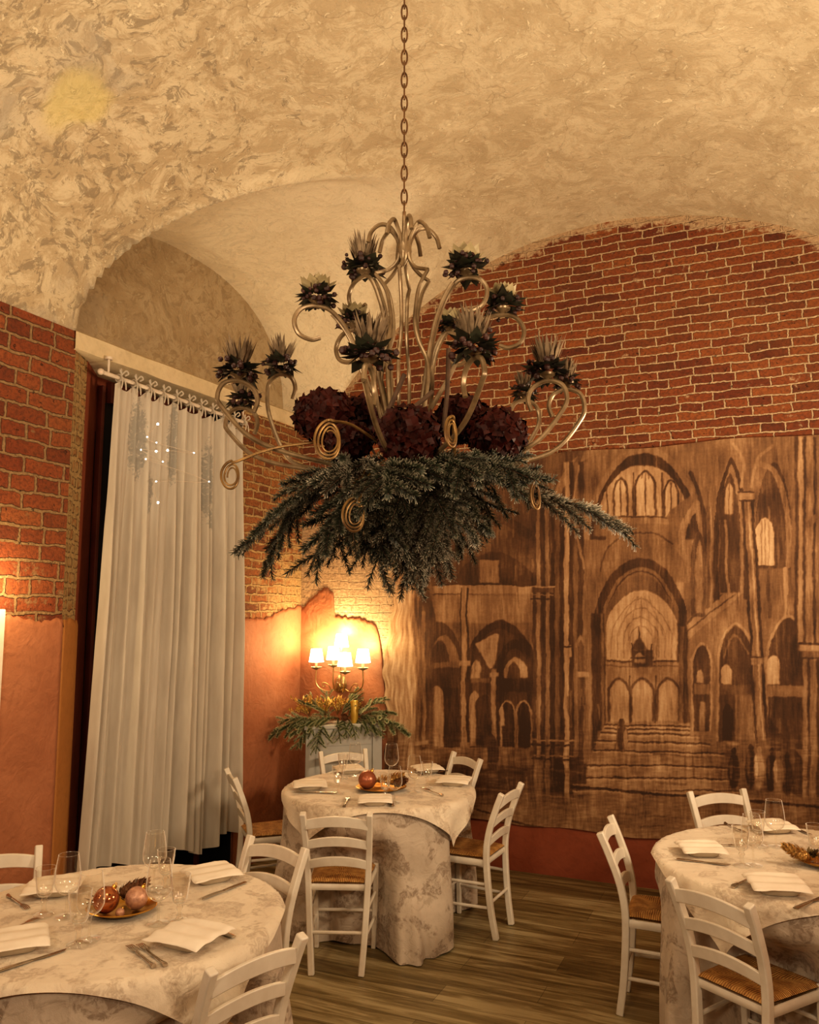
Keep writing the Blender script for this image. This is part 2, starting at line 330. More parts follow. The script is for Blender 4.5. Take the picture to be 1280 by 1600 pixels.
# ------------------------------------------------------------------ mesh builder
class MB:
    def __init__(s): s.v = []; s.f = []; s.m = []; s.uv = {}; s.at = {}
    def add(s, vs, fs, mi=0):
        o = len(s.v); s.v += [tuple(p) for p in vs]
        s.f += [tuple(i + o for i in f) for f in fs]; s.m += [mi] * len(fs); return o
    def box(s, c, d, rz=0.0, mat=None, mi=0, taper=1.0):
        x, y, z = (q / 2 for q in d); vs = []
        for dz, k in ((-z, 1.0), (z, taper)):
            for dx, dy in ((-x, -y), (x, -y), (x, y), (-x, y)): vs.append(Vector((dx * k, dy * k, dz)))
        m = mat or Matrix.Rotation(rz, 4, 'Z'); vs = [m @ v + Vector(c) for v in vs]
        s.add(vs, [(3, 2, 1, 0), (4, 5, 6, 7), (0, 1, 5, 4), (1, 2, 6, 5), (2, 3, 7, 6), (3, 0, 4, 7)], mi)
    def tube(s, pts, r, n=8, mi=0, caps=True, flat=None, up=None):
        pts = [Vector(p) for p in pts]; k = len(pts)
        rs = r if isinstance(r, (list, tuple)) else [r] * k
        T = []
        for i in range(k):
            t = pts[min(i + 1, k - 1)] - pts[max(i - 1, 0)]; T.append(t.normalized() if t.length > 1e-9 else Vector((0, 0, 1)))
        ref = Vector(up) if up else (Vector((0, 0, 1)) if abs(T[0].z) < .9 else Vector((1, 0, 0)))
        u = (ref - T[0] * ref.dot(T[0])).normalized(); o = len(s.v)
        for i in range(k):
            u = (u - T[i] * u.dot(T[i]))
            u = u.normalized() if u.length > 1e-6 else T[i].orthogonal().normalized()
            w = T[i].cross(u)
            for j in range(n):
                a = 2 * PI * (j + .5) / n
                ca, sa = math.cos(a), math.sin(a)
                if flat:                               # squared section, flat = (width along w, height along u)
                    q = max(abs(ca), abs(sa)); e = .82
                    ca, sa = (math.copysign(min(abs(ca / q), 1), ca) * flat[1], math.copysign(min(abs(sa / q), 1), sa) * flat[0])
                s.v.append(tuple(pts[i] + (u * ca + w * sa) * rs[i]))
        fs = []
        for i in range(k - 1):
            for j in range(n):
                a = o + i * n + j; b = o + i * n + (j + 1) % n
                fs.append((a, b, b + n, a + n))
        if caps: fs.append(tuple(o + j for j in reversed(range(n)))); fs.append(tuple(o + (k - 1) * n + j for j in range(n)))
        s.f += fs; s.m += [mi] * len(fs)
    def lathe(s, prof, n=24, c=(0, 0, 0), mi=0, sx=1.0, sy=1.0, fn=None, mat=None):
        o = len(s.v); c = Vector(c)
        for r, z in prof:
            for j in range(n):
                a = 2 * PI * j / n; rr = r * (fn(a, z) if fn else 1)
                p = Vector((rr * math.cos(a) * sx, rr * math.sin(a) * sy, z))
                if mat: p = mat @ p
                s.v.append(tuple(p + c))
        for i in range(len(prof) - 1):
            for j in range(n):
                a = o + i * n + j; b = o + i * n + (j + 1) % n
                s.f.append((a, b, b + n, a + n)); s.m.append(mi)
    def ball(s, c, r, n=10, mi=0, sz=1.0):
        k = max(4, n // 2 + 1)
        s.lathe([(max(r * math.sin(PI * i / k), 1e-4), -r * sz * math.cos(PI * i / k)) for i in range(k + 1)], n, c, mi)
    def prism(s, poly, h0, h1, mi=0):                 # poly of xy
        n = len(poly); vs = [(x, y, h0) for x, y in poly] + [(x, y, h1) for x, y in poly]
        s.add(vs, [tuple(reversed(range(n))), tuple(range(n, 2 * n))] + [(i, (i + 1) % n, (i + 1) % n + n, i + n) for i in range(n)], mi)
    def leaf(s, p, d, n, L, w, bend=0.0, mi=0, tip=None):
        p = Vector(p); d = Vector(d).normalized(); n = Vector(n); sd = d.cross(n)
        sd = sd.normalized() if sd.length > 1e-6 else d.orthogonal().normalized(); up = sd.cross(d)
        vs = [p, p + d * L * .45 + sd * w / 2 + up * bend * .3, p + d * L * .45 - sd * w / 2 + up * bend * .3, p + d * L + up * bend]
        s.add(vs, [(0, 1, 3, 2)], mi)
    def build(s, name, mats, parent=None, smooth=True, loc=None, uv=None, attr=None, bevel=0.0, auto=True):
        me = bpy.data.meshes.new(name); me.from_pydata(s.v, [], s.f)
        mats = mats if isinstance(mats, (list, tuple)) else [mats]
        for m in mats: me.materials.append(m)
        if len(mats) > 1: me.polygons.foreach_set('material_index', s.m)
        if smooth: me.polygons.foreach_set('use_smooth', [True] * len(me.polygons))
        if uv is not None:
            lay = me.uv_layers.new(name='meters'); li = np.zeros(len(me.loops), np.int32); me.loops.foreach_get('vertex_index', li)
            lay.data.foreach_set('uv', np.asarray(uv, np.float32)[li].ravel())
        for k, vals in (attr or {}).items():
            a = me.attributes.new(k, 'FLOAT', 'POINT'); a.data.foreach_set('value', np.asarray(vals, np.float32))
        me.update()
        o = bpy.data.objects.new(name, me); COL.objects.link(o)
        if parent: o.parent = parent
        if loc: o.location = loc
        if smooth and auto:
            try: me.set_sharp_from_angle(angle=math.radians(40))
            except Exception: pass
        if bevel:
            b = o.modifiers.new('soft_edges', 'BEVEL'); b.width = bevel; b.segments = 2; b.limit_method = 'ANGLE'; b.angle_limit = math.radians(40)
        return o

def tag(o, label=None, cat=None, group=None, kind=None):
    if label: o['label'] = label
    if cat: o['category'] = cat
    if group: o['group'] = group
    if kind: o['kind'] = kind
    return o
def thing(name, label, cat, loc=(0, 0, 0), rz=0.0, group=None):
    o = bpy.data.objects.new(name, None); COL.objects.link(o); o.empty_display_size = .05
    o.location = loc; o.rotation_euler = (0, 0, rz); return tag(o, label, cat, group)
def copy_tree(o, parent=None):
    c = o.copy(); COL.objects.link(c)
    if parent: c.parent = parent
    for ch in [x for x in KIDS.get(o.name, [])]: copy_tree_into(ch, c)
    return c
KIDS = {}
def copy_tree_into(ch, par):
    d = ch.copy(); COL.objects.link(d); d.parent = par
    for g in KIDS.get(ch.name, []): copy_tree_into(g, d)
def remember(o):
    def rec(x):
        KIDS[x.name] = list(x.children)
        for c in x.children: rec(c)
    bpy.context.view_layer.update(); rec(o)
def smoothp(pts, n=6):                                # Catmull-Rom
    pts = [Vector(p) for p in pts]; P = [pts[0] * 2 - pts[1]] + pts + [pts[-1] * 2 - pts[-2]]; out = []
    for i in range(1, len(P) - 2):
        a, b, c, d = P[i - 1:i + 3]
        for k in range(n):
            t = k / n
            out.append(.5 * ((2 * b) + (c - a) * t + (2 * a - 5 * b + 4 * c - d) * t * t + (3 * b - a - 3 * c + d) * t ** 3))
    out.append(pts[-1]); return out
def vn(x, y, seed=0):                                  # cheap smooth value noise
    def h(i, j): return (math.sin(i * 127.1 + j * 311.7 + seed * 74.7) * 43758.5453) % 1.0
    i, j = math.floor(x), math.floor(y); u, v = x - i, y - j
    u = u * u * (3 - 2 * u); v = v * v * (3 - 2 * v)
    return (h(i, j) * (1 - u) + h(i + 1, j) * u) * (1 - v) + (h(i, j + 1) * (1 - u) + h(i + 1, j + 1) * u) * v
def fbm(x, y, seed=0): return vn(x, y, seed) * .55 + vn(x * 2.3, y * 2.3, seed + 1) * .3 + vn(x * 5.1, y * 5.1, seed + 2) * .15
def sstep(a, b, x):
    t = min(1, max(0, (x - a) / (b - a))); return t * t * (3 - 2 * t)

# ================================================================== the room shell
ALEN, BLEN = 5.2, 7.6
ZTOP = 3.40
def z_main(a, b=9.0):
    a = min(max(a, 0.0), ALEN); a = min(a, ALEN - a)
    q = 2.835 ** 2 - (a - 2.60) ** 2
    c = 1.913 + math.sqrt(max(q, 0.0)); w = ZTOP + .05
    k = .10; h = max(0.0, min(1.0, .5 + .5 * (c - w) / k))
    wall_arch = w * (1 - h) + c * h + k * h * (1 - h)        # flatter arch where the vault meets the right wall
    d = abs(a - 2.6) / 2.6
    crown = ZTOP + .02 + 1.34 * (1 - d ** 2.05) ** .5          # fuller section further into the room
    t = sstep(-.1, .78, b) if b > 0 else 0.0
    t = max(0.0, (t - .0375) / .9625)
    return wall_arch * (1 - t) + max(crown, wall_arch) * t
def z_cell(a, b):
    d = abs(b - 1.26) / 1.26
    if d >= 1: return -1
    return 3.44 + (1.02 + .125 * min(max(a, 0), 1.65) - .25 * max(a - 1.65, 0)) * (1 - d ** 2.4) ** (1 / 2.4)
def z_ceil(a, b):
    m = z_main(a, b) if 0 <= a <= ALEN else ZTOP
    am = min(a, ALEN - a)
    c = z_cell(am, b)
    if 0 < am < 2.2 and a < ALEN / 2 and b > .02:                # softly raised arris along the groin
        m2 = max(m, c); return m2 - .038 * math.exp(-((c - m) / .024) ** 2)
    m = max(m, c)
    return m
# ceiling
mb = MB(); na, nb = 300, 400
A_ = [-.22 + i * (ALEN + .44) / na for i in range(na + 1)]; B_ = [0 + j * BLEN / nb for j in range(nb + 1)]
for j in range(nb + 1):
    for i in range(na + 1):
        z = z_ceil(A_[i], B_[j]) + .014 * (fbm(A_[i] * 2.5, B_[j] * 2.5, 3) - .5)
        mb.v.append(tuple(W(A_[i], B_[j], z)))
for j in range(nb):
    for i in range(na):
        k = j * (na + 1) + i; am = (A_[i] + A_[i + 1]) / 2
        if (A_[i + 1] <= 0 or A_[i] >= ALEN) and not (0.0 <= B_[j] < 2.53): continue
        mb.f.append((k, k + na + 1, k + na + 2, k + 1)); mb.m.append(0)
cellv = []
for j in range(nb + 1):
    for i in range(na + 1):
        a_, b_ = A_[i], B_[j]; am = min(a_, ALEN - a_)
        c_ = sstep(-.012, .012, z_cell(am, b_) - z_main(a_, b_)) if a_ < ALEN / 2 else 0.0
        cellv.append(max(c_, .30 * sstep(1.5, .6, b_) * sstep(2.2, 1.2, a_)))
ceiling = tag(mb.build('ceiling', M['vault'], auto=False, attr={'pale_lit': cellv}), kind='structure')

def grid_wall(mb, P, us, vs_top, uvs, smear, mi=0, z0=0.0, rows=44, smf=None):
    o = len(mb.v); n = len(us)
    for i, u in enumerate(us):
        for r in range(rows + 1):
            z = z0 + (vs_top(u) - z0) * r / rows
            mb.v.append(tuple(P(u, z))); uvs.append((u, z)); smear.append(smf(u, z) if smf else 0)
    for i in range(n - 1):
        for r in range(rows):
            k = o + i * (rows + 1) + r
            mb.f.append((k, k + rows + 1, k + rows + 2, k + 1)); mb.m.append(mi)
# right wall: brick up to the vault
mb = MB(); uvs = []; sm = []
def smear_glow_r(a, z):
    top = z_ceil(a, 0) - z
    s = .75 * sstep(1.5, .5, a) * sstep(2.9, 2.2, z) + .9 * sstep(.14, .0, top + .1 * (fbm(a * 3, 1, 8) - .5)) + .25 * sstep(3.4, 3.0, z) * sstep(3.5, 1.5, a)  # low corner term: heavy mortar, plus sconce glow put in as paler brick
    return s
grid_wall(mb, lambda a, z: W(a, 0, z), [i * .05 for i in range(105)], lambda a: z_ceil(a, 0) + .03, uvs, sm, smf=smear_glow_r, rows=80)
wall_right = tag(mb.build('wall_right', M['brick'], uv=uvs, attr={'smear': sm}, auto=False), kind='structure')

# left wall: near part, splayed jamb, far part, ledge over the niche
mb = MB(); uvs = []; sm = []
NB0, NB1 = .90, 2.525
def smear_l(b, z): return .35 * sstep(2.2, 1.8, z) + .5 * sstep(2.75, 2.6, b) * 0
grid_wall(mb, lambda b, z: W(0, b, z), [NB1 + i * .1 for i in range(51)], lambda b: ZTOP + .06, uvs, sm, 0, smf=smear_l)
def smear_f(b, z): return .05 + .55 * sstep(2.7, 2.0, z) * sstep(.8, .1, b)
grid_wall(mb, lambda b, z: W(0, b, z), [i * NB0 / 14 for i in range(15)], lambda b: 3.50, uvs, sm, 1, smf=smear_f)
jp = [(0, NB1), (-.03, 2.46), (-.09, 2.345), (-.16, 2.25), (-.32, 2.03)]
for k in range(len(jp) - 1):
    (a0, b0), (a1, b1) = jp[k], jp[k + 1]
    grid_wall(mb, lambda t, z: W(a0 + (a1 - a0) * t, b0 + (b1 - b0) * t, z), [0, .5, 1], lambda b: 3.38, uvs, sm, 2 if k < 2 else 3, smf=lambda u, z: .2)
    for q in range(len(uvs) - 3 * 45, len(uvs)): uvs[q] = (uvs[q][0] * .15 + k * .15, uvs[q][1])
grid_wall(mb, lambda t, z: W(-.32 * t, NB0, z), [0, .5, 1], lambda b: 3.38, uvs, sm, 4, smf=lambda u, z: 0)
grid_wall(mb, lambda t, z: W(-.32, NB0 + (2.03 - NB0) * t, z), [0, 1], lambda b: 3.38, uvs, sm, 3, smf=lambda u, z: 0, z0=3.0)
grid_wall(mb, lambda t, z: W(-.34, NB0 - .05 + (2.1 - NB0) * t, z), [0, 1], lambda b: 3.45, uvs, sm, 4, smf=lambda u, z: 0)  # dark backing added behind the window, stops light leaking past the jamb
wall_left = tag(mb.build('wall_left', [M['brick_rough'], M['rubble'], M['quoin'], M['darkred'], M['night']], uv=uvs, attr={'smear': sm}, auto=False), kind='structure')

# ledge (lintel) and recessed lunette over the niche
mb = MB(); bs = [i * 2.54 / 30 for i in range(31)]
def led(b, k):
    t = 1 - b / 2.54; w = .012 * (fbm(b * 4, k, 2) - .5)
    up = .04 * t
    return [W(-.20, b, 3.50 + up), W(-.02, b, 3.475 + up + w), W(.012, b, 3.455 + up + w), W(.012, b, 3.355 + up + w), W(-.01, b, 3.345 + up + w), W(-.36, b, 3.36)][k]
for b in bs:
    for k in range(6): mb.v.append(tuple(led(b, k)))
for i in range(30):
    for k in range(5):
        q = i * 6 + k; mb.f.append((q, q + 1, q + 7, q + 6)); mb.m.append(0)
tag(mb.build('trim_1', M['cream']), kind='structure')
mb = MB(); bs = [.0 + i * 2.52 / 60 for i in range(61)]
for b in bs:
    zt = max(3.45, z_cell(0, b)) + .03
    for r in range(13): mb.v.append(tuple(W(-.20, b, 3.40 + (zt - 3.40) * r / 12)))
for i in range(60):
    for r in range(12):
        q = i * 13 + r; mb.f.append((q, q + 13, q + 14, q + 1)); mb.m.append(0)
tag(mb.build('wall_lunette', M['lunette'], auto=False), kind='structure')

# plaster coats with ragged upper edges (a few mm proud of the brick)
def coat(P, n_out, pts, mat, name, parent, thick=.012, seed=0, cells=.02):
    """pts: top edge polyline of (u, z); filled down to the floor."""
    us = [pts[0][0]]; n = max(2, int((pts[-1][0] - pts[0][0]) / cells))
    us = [pts[0][0] + (pts[-1][0] - pts[0][0]) * i / n for i in range(n + 1)]
    def top(u):
        for (u0, z0), (u1, z1) in zip(pts, pts[1:]):
            if u0 <= u <= u1 + 1e-9:
                z = z0 + (z1 - z0) * (u - u0) / max(u1 - u0, 1e-9); break
        else: z = pts[-1][1]
        return z + .035 * (fbm(u * 9, 0, seed) - .5) + .022 * (vn(u * 45, 3, seed) - .5) + .01 * (vn(u * 110, 5, seed) - .5)
    mb = MB(); nrm = Vector(n_out)
    for u in us:
        zt = top(u)
        for q in (0.0, .3, .6, .9, .985): mb.v.append(tuple(P(u, zt * q) + nrm * thick))
        mb.v.append(tuple(P(u, zt) + nrm * (thick * .55))); mb.v.append(tuple(P(u, zt) + nrm * -.002))
    for i in range(len(us) - 1):
        for k in range(6):
            a = i * 7 + k; mb.f.append((a, a + 7, a + 8, a + 1)); mb.m.append(0)
    # side edges
    for i in (0, len(us) - 1):
        o = i * 7; e = len(mb.v)
        for k in range(5): mb.v.append(tuple(Vector(mb.v[o + k]) - nrm * (thick + .002)))
        for k in range(4):
            mb.f.append((o + k, o + k + 1, e + k + 1, e + k)); mb.m.append(0)
    return mb.build(name, mat, parent, auto=False)
NL = (A2.x, A2.y, 0); NR = (B2.x, B2.y, 0)
coat(lambda b, z: W(0, b, z), NL, [(0, 1.90), (.2, 1.87), (.5, 1.80), (NB0, 1.79)], M['orange'], 'plaster', wall_left, seed=4)
coat(lambda b, z: W(0, b, z), NL, [(NB1 + .002, 1.80), (2.9, 1.82), (3.6, 1.80), (7.5, 1.8)], M['orange'], 'plaster', wall_left, seed=9)
jl = [0.0]
for (a0, b0), (a1, b1) in zip(jp, jp[1:]): jl.append(jl[-1] + math.hypot(a1 - a0, b1 - b0))
def jamb_pt(u, z):
    for k in range(4):
        if u <= jl[k + 1] + 1e-6:
            t = (u - jl[k]) / (jl[k + 1] - jl[k]); return W(jp[k][0] + (jp[k + 1][0] - jp[k][0]) * t, jp[k][1] + (jp[k + 1][1] - jp[k][1]) * t, z)
    return W(*jp[-1], z)
jn = A2 * .8 - B2 * .6
coat(jamb_pt, (jn.x, jn.y, 0), [(0, 1.80), (.2, 1.79), (.24, 1.80)], M['ochre'], 'plaster', wall_left, seed=11, cells=.02)
coat(lambda a, z: W(a, 0, z), NR, [(0, 1.86), (.12, 1.98), (.25, 2.05), (.315, 2.0), (.325, 1.83), (.43, 1.81), (.62, 1.79), (.70, 1.75), (.735, 1.66), (.76, 1.5), (.80, 1.1), (.84, .7)],
     M['orange'], 'plaster', wall_right, seed=2, cells=.012)
coat(lambda a, z: W(a, 0, z), NR, [(.84, .50), (5.2, .50)], M['darkred'], 'plaster', wall_right, seed=6, cells=.05)

# floor
mb = MB(); c4 = [(-.4, -.05), (ALEN + .4, -.05), (ALEN + .4, BLEN), (-.4, BLEN)]
mb.add([W(a, b, 0) for a, b in c4] + [W(a, b, -.06) for a, b in c4], [(3, 2, 1, 0), (4, 5, 6, 7), (0, 1, 5, 4), (1, 2, 6, 5), (2, 3, 7, 6), (3, 0, 4, 7)])
tag(mb.build('floor', M['floor'], smooth=False, uv=[(a, b) for a, b in c4] * 2), kind='structure')
# the walls behind and beside the camera, plain plaster
mb = MB(); mb.add([W(ALEN, 0, 0), W(ALEN, BLEN, 0), W(ALEN, BLEN, 3.6), W(ALEN, 0, 3.6)], [(0, 1, 2, 3)])
tag(mb.build('wall_far_right', M['orange'], smooth=False), kind='structure')
mb = MB(); mb.add([W(-.3, BLEN, 0), W(ALEN + .3, BLEN, 0), W(ALEN + .3, BLEN, 4.9), W(-.3, BLEN, 4.9)], [(0, 1, 2, 3)])
tag(mb.build('wall_back', M['orange'], smooth=False), kind='structure')

# tall glazed opening behind the curtain
win = bpy.data.objects.new('window_1', None); COL.objects.link(win); tag(win, kind='structure')
def wallbox(mb, a0, a1, b0, b1, z0, z1, mi=0):
    vs = [W(a, b, z) for z in (z0, z1) for a, b in ((a0, b0), (a1, b0), (a1, b1), (a0, b1))]
    mb.add(vs, [(3, 2, 1, 0), (4, 5, 6, 7), (0, 1, 5, 4), (1, 2, 6, 5), (2, 3, 7, 6), (3, 0, 4, 7)], mi)
mb = MB()
for b0, b1 in ((.845, .93), (1.42, 1.48), (2.005, 2.03)): wallbox(mb, -.318, -.27, b0, b1, .0, 3.3)
wallbox(mb, -.318, -.27, .93, 1.955, 3.2, 3.34); 
wallbox(mb, -.318, -.28, 1.48, 1.955, 1.42, 1.56); wallbox(mb, -.318, -.28, .93, 1.42, 1.42, 1.56)
mb.build('frame', M['woodframe'], win, smooth=False, bevel=.004)
mb = MB(); wallbox(mb, -.312, -.300, .93, 2.005, 1.56, 3.2); mb.build('pane', M['night'], win, smooth=False)
mb = MB(); wallbox(mb, -.312, -.300, .93, 1.955, 0.02, 1.42); mb.build('lower_panel', M['night'], win, smooth=False)

# ================================================================== curtain, rod, fairy lights
RODZ, RODA = 3.262, .035
rod = thing('curtain_rod', 'thin pale curtain rod under the cream ledge', 'curtain rod')
mb = MB(); mb.tube([W(RODA, .90, RODZ), W(RODA, 2.36, RODZ)], .013, 12); mb.build('pole', M['rodm'], rod)
for b in (.90, 2.36):
    mb = MB(); mb.ball(W(RODA, b, RODZ), .02, 12); mb.build('finial', M['rodm'], rod)
for b in (.93, 2.30):
    mb = MB(); mb.tube([W(RODA, b, RODZ), W(RODA, b, RODZ + .10)], .007, 8)
    mb.tube([W(RODA, b, RODZ + .09), W(RODA, b, RODZ + .105)], .022, 12); mb.build('bracket', M['rodm'], rod)

cur = thing('curtain', 'long sheer off white curtain tied to the rod in front of the dark opening', 'curtain')
mb = MB(); nb, nz = 260, 70; uvs = []; emb = []
RIDGES = [(.04, .013, 1.0, .0), (.10, .012, .8, .01), (.145, .011, .7, .0), (.21, .020, 1.2, -.01), (.275, .012, .8, .015), (.33, .016, 1.0, .0), (.385, .012, .9, -.01), (.44, .022, 1.1, .01), (.52, .012, .9, .015), (.57, .014, 1.0, -.01), (.68, .012, .6, .03), (.77, .016, .7, .02), (.86, .012, .8, .0), (.93, .014, .7, .01), (.985, .012, .9, 0)]
TIES = [.93 + i * .128 for i in range(11)]
EMB = [(2.03, 2.92, .12, .42), (1.70, 2.95, .09, .42), (1.33, 2.75, .10, .48), (1.9, 2.6, .06, .22), (1.28, 2.5, .07, .14)]
for i in range(nb + 1):
    t = i / nb
    for k in range(nz + 1):
        q = k / nz                                           # 0 top .. 1 hem
        bL = 2.24 + .10 * q ** 1.2; bR = .905 - .035 * q
        b = bR + (bL - bR) * t
        zt = RODZ - .045 + .022 * math.cos(2 * PI * (b - .93) / .128)
        zb = .27 + .12 * t * t + .04 * math.sin(t * 17)
        z = zt + (zb - zt) * q
        f = 0.0
        for tc, wd_, am, dr in RIDGES:
            tq = tc + dr * q
            x_ = (t - tq) / wd_
            f += am * (math.exp(-x_ * x_) - .55 * math.exp(-(x_ - 1.9) ** 2 / 1.6))
        gather = math.sin(t * 2 * PI * 10.3 + .8 * math.sin(t * 9))
        broad = math.sin(t * 2 * PI * 2.6 + .9 + q * .6) * .5 + .5 * math.sin(t * 2 * PI * 5.3 + q)
        a = RODA - .008 + .012 * gather * (1 - .75 * q) + .062 * f * (.4 + .6 * sstep(0, .5, q)) + .034 * broad * q + .012 * (fbm(t * 14, q * 4, 5) - .5)
        mb.v.append(tuple(W(a, b, z))); uvs.append((t * 2.2, z))
        emb.append(max(max(0, 1.15 - ((b - c) / w) ** 2 - ((z - zz) / h) ** 2) for c, zz, w, h in EMB))
for i in range(nb):
    for k in range(nz):
        q = i * (nz + 1) + k; mb.f.append((q, q + 1, q + nz + 2, q + nz + 1)); mb.m.append(0)
mb.build('drape', M['curtain'], cur, uv=uvs, attr={'emb': np.clip(emb, 0, 1)}, auto=False)
for i, b in enumerate(TIES):
    mb = MB(); r = .022
    mb.tube([W(RODA + r * math.cos(x), b + .004 * math.sin(x * .5), RODZ + r * math.sin(x)) for x in [2 * PI * k / 12 for k in range(13)]], .006, 6)
    for s in (-1, 1):
        mb.tube(smoothp([W(RODA + .02, b, RODZ + .02), W(RODA + .035, b + s * .022, RODZ + .046), W(RODA + .04, b + s * .034, RODZ + .03), W(RODA + .035, b + s * .012, RODZ + .012)], 4), .005, 5)
        mb.tube(smoothp([W(RODA + .02, b, RODZ + .01), W(RODA + .04, b + s * .012, RODZ - .03), W(RODA + .04, b + s * .02, RODZ - .075)], 4), [.005] * 8 + [.003], 5)
    mb.build('tie', M['curtain'], cur, uv=[(0, 0)] * len(mb.v))
lts = thing('fairy_lights', 'string of tiny white fairy lights hanging against the top of the curtain', 'fairy lights')
spots = [(1.96, 3.02), (2.05, 2.92), (1.965, 2.90), (1.965, 2.845), (2.055, 2.78), (1.955, 2.655), (1.93, 2.525), (1.60, 2.90), (1.43, 2.73), (1.86, 2.87), (1.90, 2.79), (2.1, 2.83)]
mb = MB(); mb.tube(smoothp([W(.125, b, z) for b, z in sorted(spots, key=lambda p: -p[1])] , 3), .0015, 4); mb.build('wire', M['rodm'], lts)
for i, (b, z) in enumerate(spots):
    mb = MB(); mb.ball(W(.128, b, z), .0045 if i % 3 else .007, 8); mb.build('bulb', M['fairy'], lts)

# ================================================================== mural
def build_mural():
    aa = np.concatenate([np.arange(.80, 4.02, .0050), np.arange(4.03, 5.1, .02)]); zz = np.arange(.33, 3.015, .0050)
    AA, ZZ = np.meshgrid(aa, zz, indexing='ij')
    # where the photo shows each point of the wall
    X = O2.x + AA * A2.x; Y = O2.y + AA * A2.y; Zr = ZZ - CAM_H
    dpt = Y * CP + Zr * SP; up = -Y * SP + Zr * CP
    px = 640 + F_PX * X / dpt; py = 800 - F_PX * up / dpt
    x = (px - 600) * 1.882; y = (py - 660) * 1.882
    def nz2(u, v, seed):
        g = np.random.default_rng(seed).random((64, 64)); i = np.floor(u).astype(int); j = np.floor(v).astype(int); fu = u - i; fv = v - j
        fu = fu * fu * (3 - 2 * fu); fv = fv * fv * (3 - 2 * fv); i0, i1, j0, j1 = i % 64, (i + 1) % 64, j % 64, (j + 1) % 64
        return (g[i0, j0] * (1 - fu) + g[i1, j0] * fu) * (1 - fv) + (g[i0, j1] * (1 - fu) + g[i1, j1] * fu) * fv
    x0_, y0_ = x, y
    x = x0_ + 5 * (nz2(x0_ / 60, y0_ / 70, 1) - .5) + 3 * (nz2(x0_ / 14, y0_ / 30, 2) - .5) + 3 * (nz2(x0_ / 5, y0_ / 9, 3) - .5)
    y = y0_ + 5 * (nz2(x0_ / 70, y0_ / 60, 4) - .5) + 3 * (nz2(x0_ / 16, y0_ / 22, 5) - .5) + 3 * (nz2(x0_ / 6, y0_ / 6, 6) - .5)
    T = np.full(x.shape, .44)
    def sm(v, lo, hi): t = np.clip((v - lo) / (hi - lo), 0, 1); return t * t * (3 - 2 * t)
    def put(mask, tone, al=1.0):
        nonlocal T; T = T * (1 - mask * al) + tone * mask * al
    def rect(x0, x1, y0, y1, tone, al=1.0, s=3.0):
        put(sm(x, x0 - s, x0 + s) * (1 - sm(x, x1 - s, x1 + s)) * sm(y, y0 - s, y0 + s) * (1 - sm(y, y1 - s, y1 + s)), tone, al)
    def archm(cx, hw, top, spring, bot, p=1.7, s=3.0):
        d = np.clip(np.abs(x - cx) / hw, 0, 1)
        ya = spring - (spring - top) * (1 - d ** p) ** (1 / 1.5)
        return (1 - sm(np.abs(x - cx), hw - s, hw + s)) * sm(y, ya - s, ya + s) * (1 - sm(y, bot - s, bot + s))
    def arch(cx, hw, top, spring, bot, tone, al=1.0, p=1.7, s=3.0): put(archm(cx, hw, top, spring, bot, p, s), tone, al)
    def rib(cx, hw, top, spring, bot, w, tone, al=1.0, p=1.7):
        put(np.clip(archm(cx, hw, top, spring, bot, p) - archm(cx, hw - w, top + w * 1.1, spring, bot + 9, p), 0, 1), tone, al)
    def line(x0, y0, x1, y1, w, tone, al=1.0):
        dx, dy = x1 - x0, y1 - y0; L2 = dx * dx + dy * dy
        t = np.clip(((x - x0) * dx + (y - y0) * dy) / L2, 0, 1)
        d = np.hypot(x - x0 - t * dx, y - y0 - t * dy)
        put(1 - sm(d, w * .5 - 1.5, w * .5 + 2), tone, al)
    def curve(pts, w, tone, al=1.0):
        q = smoothp([(a, b, 0) for a, b in pts], 5)
        m = np.zeros(x.shape)
        for p0, p1 in zip(q, q[1:]):
            dx, dy = p1.x - p0.x, p1.y - p0.y; L2 = max(dx * dx + dy * dy, 1e-6)
            t = np.clip(((x - p0.x) * dx + (y - p0.y) * dy) / L2, 0, 1)
            m = np.maximum(m, 1 - sm(np.hypot(x - p0.x - t * dx, y - p0.y - t * dy), w * .5 - 1.5, w * .5 + 2))
        put(m, tone, al)
    def poly(pts, tone, al=1.0, s=3.0):                  # convex, clockwise on the picture
        m = np.ones(x.shape)
        for (x0, y0), (x1, y1) in zip(pts, pts[1:] + pts[:1]):
            L = math.hypot(x1 - x0, y1 - y0); d = ((x1 - x0) * (y - y0) - (y1 - y0) * (x - x0)) / L; m = m * sm(d, -s, s)
        put(m, tone, al)
    def ell(cx, cy, rx, ry, tone, al=1.0):
        d = np.hypot((x - cx) / rx, (y - cy) / ry); put(1 - sm(d, .8, 1.1), tone, al)
    # sky of vaults at the top, left nave
    rect(-50, 600, 60, 400, .24, .8, 20)
    curve([(480, 470), (500, 250), (560, 130), (640, 80)], 20, .45); curve([(600, 300), (560, 180), (585, 90)], 14, .3)
    rect(120, 450, 395, 480, .27); arch(330, 120, 380, 470, 480, .17, .9); rect(285, 342, 405, 474, .55, .9)
    curve([(140, 600), (150, 520), (200, 400), (330, 290), (430, 330)], 26, .2, .8)
    rect(135, 445, 478, 505, .55); line(135, 478, 445, 478, 4, .15); line(135, 506, 445, 512, 4, .18); line(140, 520, 445, 527, 3, .3)
    rect(140, 445, 507, 600, .50, .9)
    rect(140, 445, 590, 960, .40)
    arch(165, 70, 585, 690, 960, .20); arch(180, 46, 625, 700, 715, .45, .9); arch(170, 28, 640, 700, 712, .22)
    rect(140, 240, 706, 722, .38); arch(160, 22, 775, 800, 985, .58); rect(182, 236, 780, 985, .12)
    rib(345, 100, 580, 690, 960, 24, .14); arch(345, 78, 605, 690, 960, .22)
